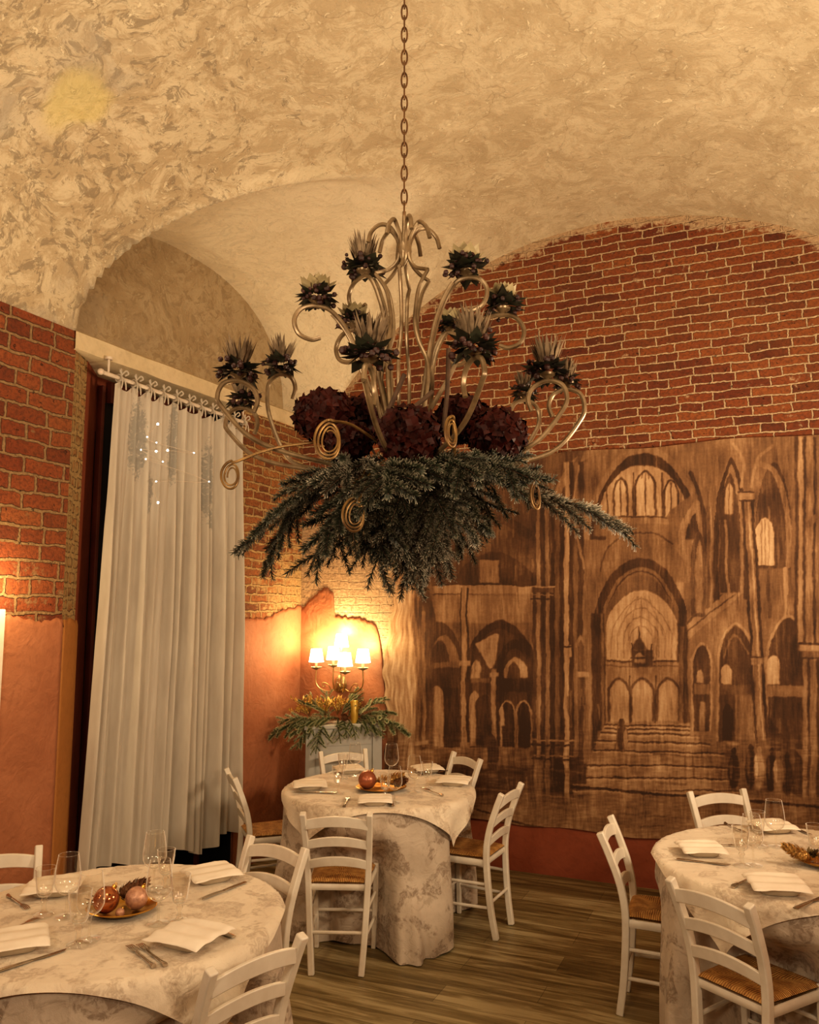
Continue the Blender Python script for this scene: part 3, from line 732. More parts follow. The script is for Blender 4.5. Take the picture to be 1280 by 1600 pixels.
    poly([(268, 650), (330, 620), (366, 625), (332, 700), (326, 745), (300, 700)], .60)
    rib(388, 58, 640, 720, 950, 22, .13); arch(390, 34, 690, 730, 755, .62, .9); arch(385, 18, 705, 740, 756, .25)
    arch(275, 14, 695, 720, 755, .58); rect(262, 322, 752, 766, .36); arch(272, 16, 790, 812, 950, .50); arch(300, 26, 800, 830, 950, .13)
    rect(340, 442, 752, 790, .13); rib(368, 24, 815, 850, 955, 6, .55); arch(368, 18, 822, 850, 955, .13); rib(416, 24, 815, 850, 955, 6, .55); arch(416, 18, 822, 850, 955, .11)
    arch(352, 7, 830, 850, 890, .6)
    for cx, y0 in ((240, 490), (328, 725)):
        rect(cx - 9, cx + 8, y0, 965, .52); line(cx + 9, y0, cx + 9, 965, 5, .12); line(cx - 10, y0, cx - 10, 965, 3, .2)
    rect(225, 258, 700, 716, .58); rect(228, 255, 940, 965, .5); rect(316, 342, 735, 748, .55)
    rect(135, 445, 955, 1010, .42); poly([(280, 985), (445, 950), (445, 1020), (280, 1040)], .40); rect(140, 445, 1010, 1130, .20, .85, 14)
    ell(322, 975, 19, 55, .17); ell(318, 925, 9, 11, .2); ell(300, 990, 10, 30, .45)
    # great pier
    for x0, x1, t in ((441, 452, .22), (452, 464, .50), (464, 478, .16), (478, 490, .44), (490, 506, .08), (506, 520, .30), (520, 534, .12), (534, 549, .62), (549, 562, .16), (562, 574, .38), (574, 590, .18), (590, 604, .42)):
        rect(x0, x1, 230 if x0 < 530 else 120, 1120, t, .95, 2)
    rect(438, 502, 482, 500, .30); line(436, 482, 504, 482, 4, .6); line(436, 520, 504, 520, 4, .12); line(440, 506, 500, 508, 3, .5)
    rect(534, 556, 655, 690, .60); line(532, 660, 560, 660, 4, .14)
    for y0, t in ((930, .5), (944, .15), (975, .45), (985, .14)): line(438, y0, 560, y0 + 6, 5, t)
    rect(445, 470, 990, 1115, .36); rect(478, 492, 990, 1118, .42); rect(500, 520, 990, 1120, .12); rect(560, 592, 985, 1060, .2)
    # central bay: great round arch and lunette with three lancets
    rib(768, 178, 68, 330, 345, 50, .50, 1, 2.0); rib(768, 160, 90, 330, 345, 46, .17, 1, 2.0)
    arch(765, 128, 126, 262, 282, .62, 1, 2.1)
    for cx, hw, tp in ((700, 24, 165), (772, 32, 140), (845, 24, 168)):
        rib(cx, hw, tp, tp + 45, 278, 6, .2); arch(cx, hw - 7, tp + 8, tp + 45, 278, .70); line(cx, tp + 10, cx, 278, 3, .3)
    rib(772, 12, 142, 155, 166, 3, .22, 1, 2); line(660, 190, 660, 278, 4, .28); line(820, 150, 820, 278, 5, .28); line(737, 150, 737, 278, 4, .28)
    rect(625, 905, 278, 300, .52, .9); line(640, 280, 900, 280, 4, .25); rect(620, 850, 300, 335, .44, .9)
    poly([(830, 275), (900, 215), (925, 245), (850, 325)], .40, .9); curve([(905, 150), (940, 260), (945, 420)], 12, .2); curve([(922, 240), (880, 320), (872, 420), (880, 560)], 20, .55, .9)
    arch(760, 128, 330, 430, 470, .40, .9, 2); curve([(640, 440), (660, 370), (720, 330), (800, 328), (850, 360)], 5, .26)
    curve([(576, 130), (560, 260), (590, 430)], 6, .55, .8)
    rib(757, 134, 398, 560, 905, 38, .17, 1, 1.9); rib(757, 110, 425, 560, 905, 10, .40, 1, 1.9)
    arch(757, 104, 450, 570, 700, .34, 1, 1.9); arch(760, 104, 496, 600, 702, .66, 1, 2.1)
    for k in range(4): curve([(668 + k * 20, 690), (680 + k * 17, 600 + k * 8), (755, 520 + k * 26), (838 - k * 17, 600 + k * 8), (850 - k * 20, 690)], 3, .50)
    for dx in (-70, -35, 0, 35, 70): line(758 + dx, 640, 758 + dx * .3, 515, 2.5, .54)
    line(652, 702, 872, 702, 5, .22); rect(650, 872, 706, 884, .50); line(650, 716, 872, 718, 3, .32)
    for cx in (694, 762, 838): rib(cx, 36, 748, 790, 878, 7, .26); arch(cx, 28, 758, 790, 878, .62)
    for cx in (727, 800): line(cx, 745, cx, 885, 5, .22)
    rect(730, 792, 668, 716, .22); arch(754, 16, 676, 692, 706, .55); line(752, 602, 752, 668, 4, .18); line(734, 650, 734, 700, 3, .2); line(788, 650, 788, 700, 3, .2)
    poly([(752, 628), (776, 668), (730, 668)], .24); rect(726, 796, 688, 694, .18)
    rect(628, 652, 560, 900, .18); rect(640, 648, 560, 900, .42); rect(872, 884, 600, 890, .38); rect(884, 902, 600, 900, .2)
    for x0, x1, t in ((604, 614, .48), (614, 626, .2)): rect(x0, x1, 560, 1000, t)
    arch(584, 18, 625, 690, 830, .45); arch(584, 10, 640, 690, 830, .25); rect(572, 606, 735, 750, .6)
    # steps
    poly([(650, 884), (905, 884), (1010, 1090), (560, 1090)], .53)
    for y0, xa, xb in ((886, 650, 905), (897, 652, 920), (910, 640, 930), (934, 622, 960), (962, 620, 1000), (1004, 592, 1020), (1040, 590, 1035), (1075, 560, 1050)):
        line(xa, y0, xb, y0 + 8, 4, .20); line(xa, y0 + 6, xb, y0 + 14, 4, .72, .6)
    poly([(592, 1000), (600, 1000), (600, 1062), (560, 1066)], .16)
    ell(703, 925, 17, 42, .20); ell(700, 878, 9, 11, .24); ell(712, 930, 6, 34, .5); line(690, 880, 684, 960, 3, .3)
    # right aisle
    poly([(890, 590), (1070, 430), (1090, 470), (895, 640)], .54); line(890, 590, 1070, 440, 5, .28); line(893, 612, 1078, 468, 4, .3)
    poly([(895, 640), (1090, 480), (1125, 930), (900, 920)], .47)
    arch(1022, 52, 108, 330, 505, .50); rib(1022, 52, 108, 330, 520, 16, .18, 1, 1.5); arch(1018, 30, 150, 300, 500, .22, 1, 1.5)
    arch(1016, 12, 178, 205, 272, .60); line(1016, 180, 1016, 272, 2, .3); line(1005, 290, 1012, 500, 8, .48); arch(926, 22, 320, 400, 570, .28); arch(928, 10, 345, 400, 560, .5); 
    rect(950, 968, 250, 545, .32); rect(960, 966, 250, 545, .55)
    curve([(1050, 190), (1058, 120), (1030, 70)], 8, .55); curve([(1080, 190), (1098, 110), (1140, 70)], 8, .55)
    arch(1145, 52, 120, 300, 520, .26, 1, 1.9); curve([(1098, 120), (1150, 150), (1184, 260), (1190, 420)], 16, .52); arch(1120, 26, 282, 320, 420, .72); arch(1120, 26, 282, 320, 420, .72)
    for xx in (1110, 1120, 1131): line(xx, 290, xx, 420, 2, .45)
    line(1096, 422, 1150, 424, 6, .2); rect(1100, 1210, 430, 600, .42, .9, 6); line(1130, 430, 1135, 570, 8, .28); line(1180, 430, 1186, 580, 14, .60)
    rib(936, 30, 645, 710, 905, 7, .6); arch(936, 24, 655, 710, 905, .20); arch(932, 10, 725, 742, 765, .56); rect(915, 958, 768, 800, .42); rect(930, 946, 820, 905, .5)
    rib(1036, 56, 588, 690, 935, 8, .60); arch(1036, 48, 600, 690, 935, .24); arch(1009, 16, 708, 728, 770, .70); curve([(1000, 690), (1030, 625), (1075, 680)], 5, .4); rect(990, 1082, 770, 800, .34); arch(1014, 15, 828, 850, 932, .08); rect(1035, 1090, 800, 940, .42)
    rib(1190, 66, 565, 690, 960, 8, .58); arch(1190, 58, 575, 690, 960, .23); arch(1147, 19, 684, 706, 770, .74); rect(1130, 1240, 772, 806, .50); poly([(1130, 860), (1240, 1000), (1240, 1110), (1150, 1060)], .16)
    line(1068, 232, 1112, 940, 34, .46); line(1056, 232, 1096, 940, 7, .16); line(1072, 232, 1118, 940, 5, .66); line(1084, 232, 1130, 940, 8, .14)
    rect(1046, 1086, 205, 232, .58); line(1044, 206, 1088, 206, 4, .2); line(1046, 232, 1088, 232, 4, .16); rect(1082, 1116, 690, 712, .5); line(1080, 690, 1118, 690, 4, .2)
    for x0, x1, t in ((1208, 1218, .2), (1218, 1232, .62), (1232, 1240, .2), (1240, 1262, .5), (1262, 1270, .14), (1270, 1290, .46), (1290, 1305, .2)): rect(x0, x1, 40, 650, t, .9)
    rect(1222, 1310, 652, 672, .6); line(1220, 650, 1310, 650, 5, .18); rect(1230, 1300, 672, 690, .4); line(1228, 692, 1300, 692, 5, .2)
    for x0, x1, t in ((1232, 1246, .56), (1246, 1254, .2), (1254, 1272, .5), (1272, 1290, .2)): rect(x0, x1, 694, 1110, t, .9)
    line(1248, 300, 1300, 250, 18, .42)
    for xx in range(1320, 1900, 90): rect(xx, xx + 26, 60, 1100, .56); rect(xx + 26, xx + 60, 60, 1100, .22)
    # group of small figures
    rect(1010, 1215, 930, 1080, .36, .7, 10)
    for cx, hy, t in ((1030, 962, .06), (1078, 952, .10), (1102, 960, .60), (1140, 965, .08), (1186, 980, .14), (1160, 975, .50)):
        ell(cx, hy + 62, 17, 58, t); ell(cx + 1, hy, 8, 10, t * .8 + .06); ell(cx - 8, hy + 50, 5, 36, t + .18)
    rect(1008, 1045, 936, 944, .6)
    # ground and lower fringe
    rect(120, 1320, 1092, 1210, .42, .8, 14); line(560, 1068, 1300, 1130, 7, .12); line(560, 1060, 1200, 1112, 5, .5)
    poly([(280, 1130), (540, 1120), (560, 1150), (460, 1190), (280, 1180)], .46, .8, 8); line(280, 1140, 470, 1190, 6, .16)
    put(sm(y, 1165, 1230), .60, .55)
    # upper left: shadowed pillars against the corner and the pale raw edge, sconce light painted in
    rect(95, 152, 380, 960, .24, .9, 8); curve([(150, 600), (118, 480), (90, 420)], 26, .2); line(122, 560, 122, 950, 10, .42); rect(60, 135, 935, 946, .55)
    edge = 118 - np.clip((y - 430) / 500, 0, 1) * 10 + 26 * np.sin(y * .02) * np.exp(-((y - 520) / 160) ** 2)
    put((1 - sm(x, edge - 26, edge + 10)) * sm(y, 400, 520), .72, .95); put((1 - sm(x, 30, 90)) * sm(y, 885, 960), .16, .8)
    curve([(92, 430), (104, 520), (96, 640), (110, 760), (100, 930)], 8, .45, .7)
    rng = np.random.default_rng(3)
    for k in range(150):                                    # brush marks
        cx, cy = rng.uniform(0, 1330), rng.uniform(60, 1180); L = rng.uniform(30, 120)
        line(cx, cy, cx + rng.uniform(-8, 8), cy + L, rng.uniform(2.5, 5), rng.uniform(.15, .65), .4)
    for k in range(60):
        cx, cy = rng.uniform(130, 1250), rng.uniform(960, 1190); L = rng.uniform(30, 160)
        line(cx, cy, cx + L, cy + L * .08, rng.uniform(2.5, 5), rng.uniform(.15, .6), .4)
    T = T + .30 * (nz2(x0_ / 5, y0_ / 40, 17) - .5) * (1 - sm(x0_, 80, 150)) + .13 * (nz2(x0_ / 7, y0_ / 55, 7) - .5) + .12 * (nz2(x0_ / 3.2, y0_ / 22, 8) - .5) + .20 * (nz2(x0_ / 45, y0_ / 60, 9) - .5) + .14 * (nz2(x0_ / 20, y0_ / 4, 10) - .5) * sm(y, 860, 960)
    T = .43 + (T - .42) * 1.14
    # mesh: a canvas hanging just off the wall, with a loose left edge
    na_, nz_ = AA.shape
    off = .030 + .006 * np.sin(AA * 5 + ZZ * 2) * np.sin(ZZ * 3.1) + .004 * np.sin(AA * 17)
    left = np.clip((1.05 - AA) / .25, 0, 1); A3 = AA + left * .018 * np.sin(ZZ * 7.0 + 1.0) + left * .010 * np.sin(ZZ * 31) + left * .16 * sm(ZZ, 1.5, 2.6)
    Z3 = ZZ + .010 * np.sin(AA * 6) * np.clip((ZZ - 2.8) / .2, 0, 1) + .008 * np.sin(AA * 9) * np.clip((.5 - ZZ) / .15, 0, 1)
    co = np.stack([O2.x + A3 * A2.x + off * B2.x, O2.y + A3 * A2.y + off * B2.y, Z3], -1).reshape(-1, 3)
    idx = np.arange(na_ * nz_).reshape(na_, nz_)
    fq = np.stack([idx[:-1, :-1], idx[1:, :-1], idx[1:, 1:], idx[:-1, 1:]], -1).reshape(-1, 4)
    me = bpy.data.meshes.new('mural'); me.vertices.add(len(co)); me.vertices.foreach_set('co', co.astype(np.float32).ravel())
    me.loops.add(fq.size); me.loops.foreach_set('vertex_index', fq.astype(np.int32).ravel())
    me.polygons.add(len(fq)); me.polygons.foreach_set('loop_start', np.arange(0, fq.size, 4, dtype=np.int32))
    me.update(calc_edges=True)
    me.polygons.foreach_set('use_smooth', [True] * len(fq))
    at = me.attributes.new('tone', 'FLOAT', 'POINT'); at.data.foreach_set('value', T.astype(np.float32).ravel())
    lay = me.uv_layers.new(name='meters'); uvv = np.stack([AA, ZZ], -1).reshape(-1, 2)[fq.ravel()]
    lay.data.foreach_set('uv', uvv.astype(np.float32).ravel())
    me.materials.append(M['mural'])
    o = bpy.data.objects.new('mural', me); COL.objects.link(o)
    tag(o, 'large sepia painted canvas of a church interior hung on the brick wall', 'mural')
build_mural()

# white framed panel on the left wall, at the picture's edge
pn = thing('framed_panel', 'tall white framed panel on the orange wall, cut by the photo edge', 'panel', tuple(W(0, 3.2, .89)))
pl_ = Vector(pn.location)
def wb(a0, a1, b0, b1, z0, z1, name, mat, bev=.003):
    mb = MB(); vs = [W(a, b, z) - pl_ for z in (z0, z1) for a, b in ((a0, b0), (a1, b0), (a1, b1), (a0, b1))]
    mb.add(vs, [(3, 2, 1, 0), (4, 5, 6, 7), (0, 1, 5, 4), (1, 2, 6, 5), (2, 3, 7, 6), (3, 0, 4, 7)])
    mb.build(name, mat, pn, smooth=False, bevel=bev)
mbf = MB()
for b0, b1, z0, z1 in ((2.93, 3.0, .89, 1.86), (3.4, 3.47, .89, 1.86), (3.0, 3.4, .89, .96), (3.0, 3.4, 1.79, 1.86)):
    vs = [W(a, b, z) - pl_ for z in (z0, z1) for a, b in ((.013, b0), (.045, b0), (.045, b1), (.013, b1))]
    mbf.add(vs, [(3, 2, 1, 0), (4, 5, 6, 7), (0, 1, 5, 4), (1, 2, 6, 5), (2, 3, 7, 6), (3, 0, 4, 7)])
mbf.build('frame', M['white'], pn, smooth=False, bevel=.006)
wb(.013, .028, 3.0, 3.4, .96, 1.79, 'inner_panel', M['white'])

# ================================================================== chairs
def make_chair():
    t = thing('dining_chair', 'x', 'chair', group=None)
    w = M['white']
    for s in (-1, 1):
        mb = MB()
        pts = smoothp([(s * .128, -.205, 0), (s * .142, -.178, .18), (s * .156, -.162, .43), (s * .163, -.18, .58), (s * .170, -.228, .72), (s * .174, -.268, .815)], 4)
        mb.tube(pts, 1.0, 4, flat=(.0160, .0170), up=(0, 1, 0)); mb.build('rear_post', w, t, bevel=.005)
        mb = MB(); mb.tube([(s * .158, .145, 0), (s * .167, .150, .25), (s * .170, .152, .452)], [.8, .95, 1.0], 4, flat=(.0160, .0160), up=(0, 1, 0)); mb.build('leg', w, t, bevel=.005)
    # ladder slats
    for z, y, hw, h in ((.545, -.176, .150, .046), (.650, -.202, .156, .046), (.760, -.245, .162, .052)):
        mb = MB(); n = 14; o = 0
        for i in range(n + 1):
            q = -1 + 2 * i / n; x = q * hw; arch = .022 * (1 - q * q); cy = y - .012 * (1 - q * q)
            for dz, dy in ((-h / 2, -.008), (-h / 2, .008), (h / 2, .008 - .008), (h / 2, -.008 - .008)):
                mb.v.append((x, cy + dy, z + dz + arch * (1.0 if dz > 0 else .85) - .008))
        for i in range(n):
            for k in range(4):
                a = i * 4 + k; b = i * 4 + (k + 1) % 4; mb.f.append((a, b, b + 4, a + 4)); mb.m.append(0)
        mb.f += [(3, 2, 1, 0), tuple(n * 4 + k for k in range(4))]; mb.m += [0, 0]
        mb.build('slat', w, t, bevel=.003)
    # seat frame and woven seat
    mb = MB()
    mb.tube([(-.155, -.155, .418), (.155, -.155, .418)], 1, 8, flat=(.009, .016)); mb.tube([(-.165, .150, .418), (.165, .150, .418)], 1, 8, flat=(.009, .016))
    for s in (-1, 1): mb.tube([(s * .157, -.16, .418), (s * .170, .15, .418)], 1, 8, flat=(.009, .018))
    mb.build('seat_frame', w, t)
    mb = MB(); nx, ny = 18, 18
    for sgn, base in ((1, 0), (-1, 1)):
        for j in range(ny + 1):
            v = -1 + 2 * j / ny
            for i in range(nx + 1):
                u = -1 + 2 * i / nx
                hw = .160 + .012 * v; x = u * hw; y = v * .165
                e = max(abs(u), abs(v)) ** 6; d = abs(abs(u) - abs(v))
                zc = .4435 + sgn * (.016 * (1 - e) ** .5 + (0.003 * sstep(0, .25, d) if sgn > 0 else 0)) - .006 * (1 - u * u) * (1 - v * v)
                mb.v.append((x, y, zc))
    N1 = (nx + 1) * (ny + 1)
    for j in range(ny):
        for i in range(nx):
            k = j * (nx + 1) + i; mb.f.append((k, k + 1, k + nx + 2, k + nx + 1)); mb.m.append(0)
            mb.f.append((N1 + k, N1 + k + nx + 1, N1 + k + nx + 2, N1 + k + 1)); mb.m.append(0)
    mb.build('seat', M['rush'], t, auto=False)
    # stretchers
    for s in (-1, 1):
        for z in (.17, .30):
            k = z / .43
            mb = MB(); mb.tube([(s * (.128 + .028 * k), -.19 + .03 * k, z), (s * .166, .148, z)], .009, 8); mb.build('stretcher', w, t)
    for z in (.20, .32):
        mb = MB(); mb.tube([(-.166, .149, z), (.166, .149, z)], .009, 8); mb.build('stretcher', w, t)
    for z in (.20,):
        mb = MB(); mb.tube([(-.145, -.178, z), (.145, -.178, z)], .009, 8); mb.build('stretcher', w, t)
    return t
def face(fx, fy): return math.atan2(fy, fx) - PI / 2
CH = [  # x, y, facing, label
 ((-.365, 4.645), (.05, 1), 'white ladder-back chair in front of the middle table with its back to us'),
 ((.365, 5.106), (-.895, .449), 'white ladder-back chair pulled out sideways at the right of the middle table'),
 ((.185, 5.97), (-.873, -.49), 'white ladder-back chair behind the middle table, between the tabletop and the mural'),
 ((-.40, 6.06), (.372, -.928), 'white ladder-back chair standing in front of the grey corner cabinet'),
 ((-.906, 5.54), (.93, .36), 'white ladder-back chair beside the curtain hem, seat facing the middle table'),
 ((-.756, 3.646), (-.594, -.805), 'white ladder-back chair at the far right side of the left table'),
 ((-.660, 2.828), (-.751, .66), 'white ladder-back chair low in front of the left table, cut by the frame'),
 ((-1.667, 3.479), (.5, -.866), 'white ladder-back chair behind the left table by the orange wall'),
 ((1.21, 4.08), (.93, -.367), 'white ladder-back chair seen edge-on at the left of the right table'),
 ((1.848, 4.672), (.226, -.974), 'white ladder-back chair behind the right table in front of the mural steps'),
 ((1.336, 3.346), (.842, .54), 'white ladder-back chair at the near side of the right table with bright straw seat'),
]
chair0 = make_chair(); remember(chair0)
for i, ((x, y), f, lab) in enumerate(CH):
    c = chair0 if i == 0 else copy_tree(chair0)
    c.location = (x, y, 0); c.rotation_euler = (0, 0, face(*f)); tag(c, lab, 'chair', 'white ladder-back chairs around the tables')

# ================================================================== tables and cloths
TH = .765                      # top of the cloth
TABLES = [((-.19, 5.25), .575, 'middle'), ((1.70, 3.75), .59, 'right'), ((-1.056, 3.12), .575, 'left')]
def make_table(c, R, which):
    t = thing('round_table', 'round table under the floral cloth, the %s of three' % which, 'table', (c[0], c[1], 0))
    mb = MB(); mb.lathe([(.001, TH - .035), (R - .02, TH - .035), (R - .012, TH - .03), (R - .012, TH - .014), (R - .02, TH - .010), (.001, TH - .010)], 48); mb.build('tabletop', M['white'], t)
    for k in range(4):
        a = PI / 4 + k * PI / 2; mb = MB(); mb.tube([(.27 * math.cos(a), .27 * math.sin(a), 0), (.25 * math.cos(a), .25 * math.sin(a), TH - .035)], .022, 10); mb.build('leg', M['white'], t)
def make_cloth(c, R, which, seed, puddle=None):
    push = []
    for (x, y), f, lab in CH:                          # the cloth gives way where a seat is pushed under it
        d = Vector((x - c[0], y - c[1]))
        if d.length < .85:
            fv = Vector(f).normalized(); fr = Vector((x, y)) + fv * .16
            e = Vector((fr.x - c[0], fr.y - c[1])); push.append((math.atan2(d.y, d.x), e.length))
    mb = MB(); n, nr = 220, 34; rnd = random.Random(seed)
    ph = [rnd.uniform(0, 6.28) for _ in range(5)]
    rings = [(R * k / 8, 'top') for k in range(1, 9)]
    mb.v.append((0, 0, TH - .008))
    for k in range(1, 9):
        for j in range(n):
            a = 2 * PI * j / n; r = (R - .003) * k / 8; mb.v.append((r * math.cos(a), r * math.sin(a), TH - .008 - (.004 if k == 8 else 0)))
    for k in range(nr):
        q = (k + 1) / nr
        for j in range(n):
            a = 2 * PI * j / n
            f = (2 * abs(math.sin(5 * a + ph[0] + .5 * math.sin(2 * a + ph[3]))) - 1) * .75 + .25 * math.sin(17 * a + ph[1] + q) + .12 * math.sin(29 * a + ph[2])
            r = R + .004 + .004 * min(1, q * 8) + (.062 * f + .03) * sstep(.03, 1, q) ** .8
            z = (TH - .014) * (1 - q) + .004
            for pa, pr in push:
                da = abs((a - pa + PI) % (2 * PI) - PI)
                w = sstep(.56, .28, da) * sstep(.86, .62, z / TH) 
                tgt = min(r, pr - .035 + .02 * f) 
                r = r + (tgt - r) * w
            if puddle:
                da = (a - puddle + PI) % (2 * PI) - PI
                r += .13 * math.exp(-(da / .20) ** 2) * sstep(.45, 1, q) * (1 + .25 * math.sin(da * 40))
            mb.v.append((r * math.cos(a), r * math.sin(a), z + .012 * max(0, f) * sstep(.9, 1, q)))
    for j in range(n): mb.f.append((0, 1 + j, 1 + (j + 1) % n)); mb.m.append(0)
    for k in range(8 + nr - 1):
        for j in range(n):
            a = 1 + k * n + j; b = 1 + k * n + (j + 1) % n; mb.f.append((a, a + n, b + n, b)); mb.m.append(0)
    o = mb.build('tablecloth', M['undercloth'], loc=(c[0], c[1], 0), auto=False)
    lab = {'middle': 'floor length floral tablecloth with a puddled hem on the middle table', 'left': 'floor length floral tablecloth hanging from the left table', 'right': 'floor length floral tablecloth hanging from the right table'}[which]
    tag(o, lab, 'tablecloth', 'floral tablecloths')
def make_topper(c, R, which, rot, S=.588, seed=1):
    mb = MB(); n = 90; rnd = random.Random(seed); p0 = rnd.uniform(0, 6)
    for j in range(n + 1):
        for i in range(n + 1):
            u, v = (-1 + 2 * i / n) * S, (-1 + 2 * j / n) * S
            x = u * math.cos(rot) - v * math.sin(rot); y = u * math.sin(rot) + v * math.cos(rot)
            r = math.hypot(x, y); a = math.atan2(y, x); Re = R + .004
            wr = .006 * (fbm(x * 6 + 9, y * 6, seed) - .5) + .006 * (fbm(x * 2 + 1, y * 15, seed + 4) - .5)
            if r <= Re: mb.v.append((x, y, TH + wr + .001))
            else:
                d = r - Re; roll = min(d, .03)
                fold = .022 * sstep(.02, .2, d) * math.sin(a * 11 + p0) + .012 * sstep(.03, .2, d) * math.sin(a * 19 + p0)
                rr = Re + .014 + roll * .35 + d * .06 + fold; z = TH + .001 - d * .97 - .004
                mb.v.append((rr * math.cos(a), rr * math.sin(a), z))
    for j in range(n):
        for i in range(n):
            k = j * (n + 1) + i; mb.f.append((k, k + 1, k + n + 2, k + n + 1)); mb.m.append(0)
    o = mb.build('table_topper', M['topper'], loc=(c[0], c[1], 0), auto=False)
    tag(o, 'square cream overcloth with hanging corners on the %s table' % which, 'tablecloth', 'cream overcloths')
for k, (c, R, wh) in enumerate(TABLES):
    make_table(c, R, wh); make_cloth(c, R, wh, 11 + k, -PI / 2 + .30 if wh == 'middle' else None)
    make_topper(c, R, wh, [.06, -.12, .02][k], S=R + .013, seed=k + 2)

# ================================================================== things on the tables
TZ = TH + .004
def on(px, py): p = atz(px, py, TZ); return p.x, p.y
def make_wine_glass():
    t = thing('wine_glass', 'x', 'glass')
    outer = [(.0005, .0665), (.006, .067), (.018, .071), (.031, .081), (.0395, .098), (.0408, .112), (.0385, .140), (.0345, .170), (.0312, .190)]
    inner = [(max(r - .0010, .0005), z + (.0012 if k < 4 else 0)) for k, (r, z) in enumerate(outer)][::-1]
    mb = MB(); mb.lathe(outer, 36); mb.tube([(.0310 * math.cos(q * PI / 18), .0310 * math.sin(q * PI / 18), .190) for q in range(37)], .0007, 5, caps=False)
    mb.build('bowl', M['glass'], t)
    mb = MB(); mb.lathe([(.007, .068), (.0042, .058), (.0035, .040), (.0036, .020), (.0055, .007), (.012, .004), (.030, .0022), (.034, .0010), (.034, .0), (.0005, .0)], 24); mb.build('stem', M['glass'], t)
    return t
def make_goblet():
    t = thing('water_goblet', 'x', 'glass')
    fac = lambda a, z: 1 + .035 * math.cos(8 * a)
    mb = MB(); mb.lathe([(.0005, .056), (.017, .058), (.022, .066), (.026, .095), (.030, .120)], 32, fn=fac); mb.lathe([(.030, .120), (.0318, .140), (.0322, .142), (.0300, .142), (.0285, .120), (.0235, .080), (.016, .066), (.0005, .064)], 32)
    mb.build('bowl', M['glass'], t)
    mb = MB(); mb.lathe([(.012, .057), (.0075, .050), (.011, .042), (.0065, .032), (.0075, .016), (.013, .008), (.029, .004), (.031, .0015), (.031, 0), (.0005, 0)], 24, fn=lambda a, z: 1 + .05 * math.cos(8 * a)); mb.build('stem', M['glass'], t)
    return t
def make_napkin():
    t = thing('folded_napkin', 'x', 'napkin'); mb = MB(); n = 26; th = .008
    for side in (1, 0):
        for j in range(n + 1):
            for i in range(n + 1):
                u, v = -1 + 2 * i / n, -1 + 2 * j / n
                x, y = u * .098, v * .092 + .006 * math.sin(u * 2)
                e = max(abs(u), abs(v))
                z = .030 + .005 * math.sin(v * 9 + u) * .5 - .010 * max(0, (abs(u) + abs(v)) - 1.35) + .003 * (fbm(u * 3, v * 3, 5) - .5)
                layer = th * (.75 + .25 * (1 if v > -.1 else 0)) * (1 - e ** 14)
                mb.v.append((x, y, z + (layer if side else -.001)))
    N = (n + 1) ** 2
    for j in range(n):
        for i in range(n):
            k = j * (n + 1) + i; mb.f.append((k, k + 1, k + n + 2, k + n + 1)); mb.m.append(0); mb.f.append((N + k, N + k + n + 1, N + k + n + 2, N + k + 1)); mb.m.append(0)
    edge = [i for i in range(n)] + [n + i * (n + 1) for i in range(n)] + [N - 1 - i for i in range(n)] + [N - 1 - n - i * (n + 1) for i in range(n)]
    for p, q in zip(edge, edge[1:] + edge[:1]): mb.f.append((p, N + p, N + q, q)); mb.m.append(0)
    mb.build('cloth_square', M['napkin'], t, auto=False); return t
def make_plate():
    mb = MB()
    def sq(a, z): return 1 / (abs(math.cos(a)) ** 5 + abs(math.sin(a)) ** 5) ** (1 / 5)
    mb.lathe([(.0005, .0), (.055, 0), (.060, .003), (.076, .022), (.078, .0245), (.074, .0245), (.058, .007), (.0005, .006)], 40, fn=sq)
    return mb.build('side_plate', M['china'])
def make_fork():
    mb = MB(); mb.tube(smoothp([(0, -.095, .004), (0, -.05, .005), (0, 0, .004), (0, .035, .006)], 5), 1, 8, flat=(.0042, .0012), up=(0, 0, 1))
    mb.add([(-.006, .033, .005), (.006, .033, .005), (.0115, .055, .006), (-.0115, .055, .006), (-.006, .033, .007), (.006, .033, .007), (.0115, .055, .008), (-.0115, .055, .008)], [(3, 2, 1, 0), (4, 5, 6, 7), (0, 1, 5, 4), (1, 2, 6, 5), (2, 3, 7, 6), (3, 0, 4, 7)])
    for k in range(4):
        x = -.0095 + k * .0063; mb.tube([(x, .054, .007), (x, .075, .0075), (x * .95, .098, .004)], 1, 6, flat=(.0018, .001), up=(0, 0, 1))
    mb.tube(smoothp([(0, -.115, .004), (0, -.105, .004), (0, -.08, .0045)], 4), [.0085, .0085, .008, .008, .0075, .007, .006, .005, .0045], 8)
    return mb.build('fork', M['steel'])
def make_knife():
    mb = MB(); mb.tube([(0, -.115, .004), (0, -.10, .004), (0, -.03, .004), (0, .0, .004)], [1.0, 1.15, .95, .7], 8, flat=(.0085, .003), up=(0, 0, 1))
    ys = [0, .03, .07, .10, .113]; ww = [.006, .0085, .009, .007, .001]
    vs = [(-.005, y, .0045) for y in ys] + [(-.005 + 2 * w, y, .0045) for y, w in zip(ys, ww)] + [(-.005, y, .0025) for y in ys] + [(-.005 + 2 * w, y, .0035) for y, w in zip(ys, ww)]
    fs = []
    for i in range(4): fs += [(i, i + 5, i + 6, i + 1), (10 + i, 11 + i, 16 + i, 15 + i), (i, i + 1, i + 11, i + 10), (i + 5, i + 15, i + 16, i + 6)]
    mb.add(vs, fs); return mb.build('table_knife', M['steel'])
PROTO = {}
def place(kind, maker, x, y, rz, label, cat, group, z=TZ, s=1.0):
    if kind not in PROTO:
        o = maker(); PROTO[kind] = o; remember(o)
    else: o = copy_tree(PROTO[kind])
    o.location = (x, y, z); o.rotation_euler = (0, 0, rz); o.scale = (s, s, s); tag(o, label, cat, group); return o
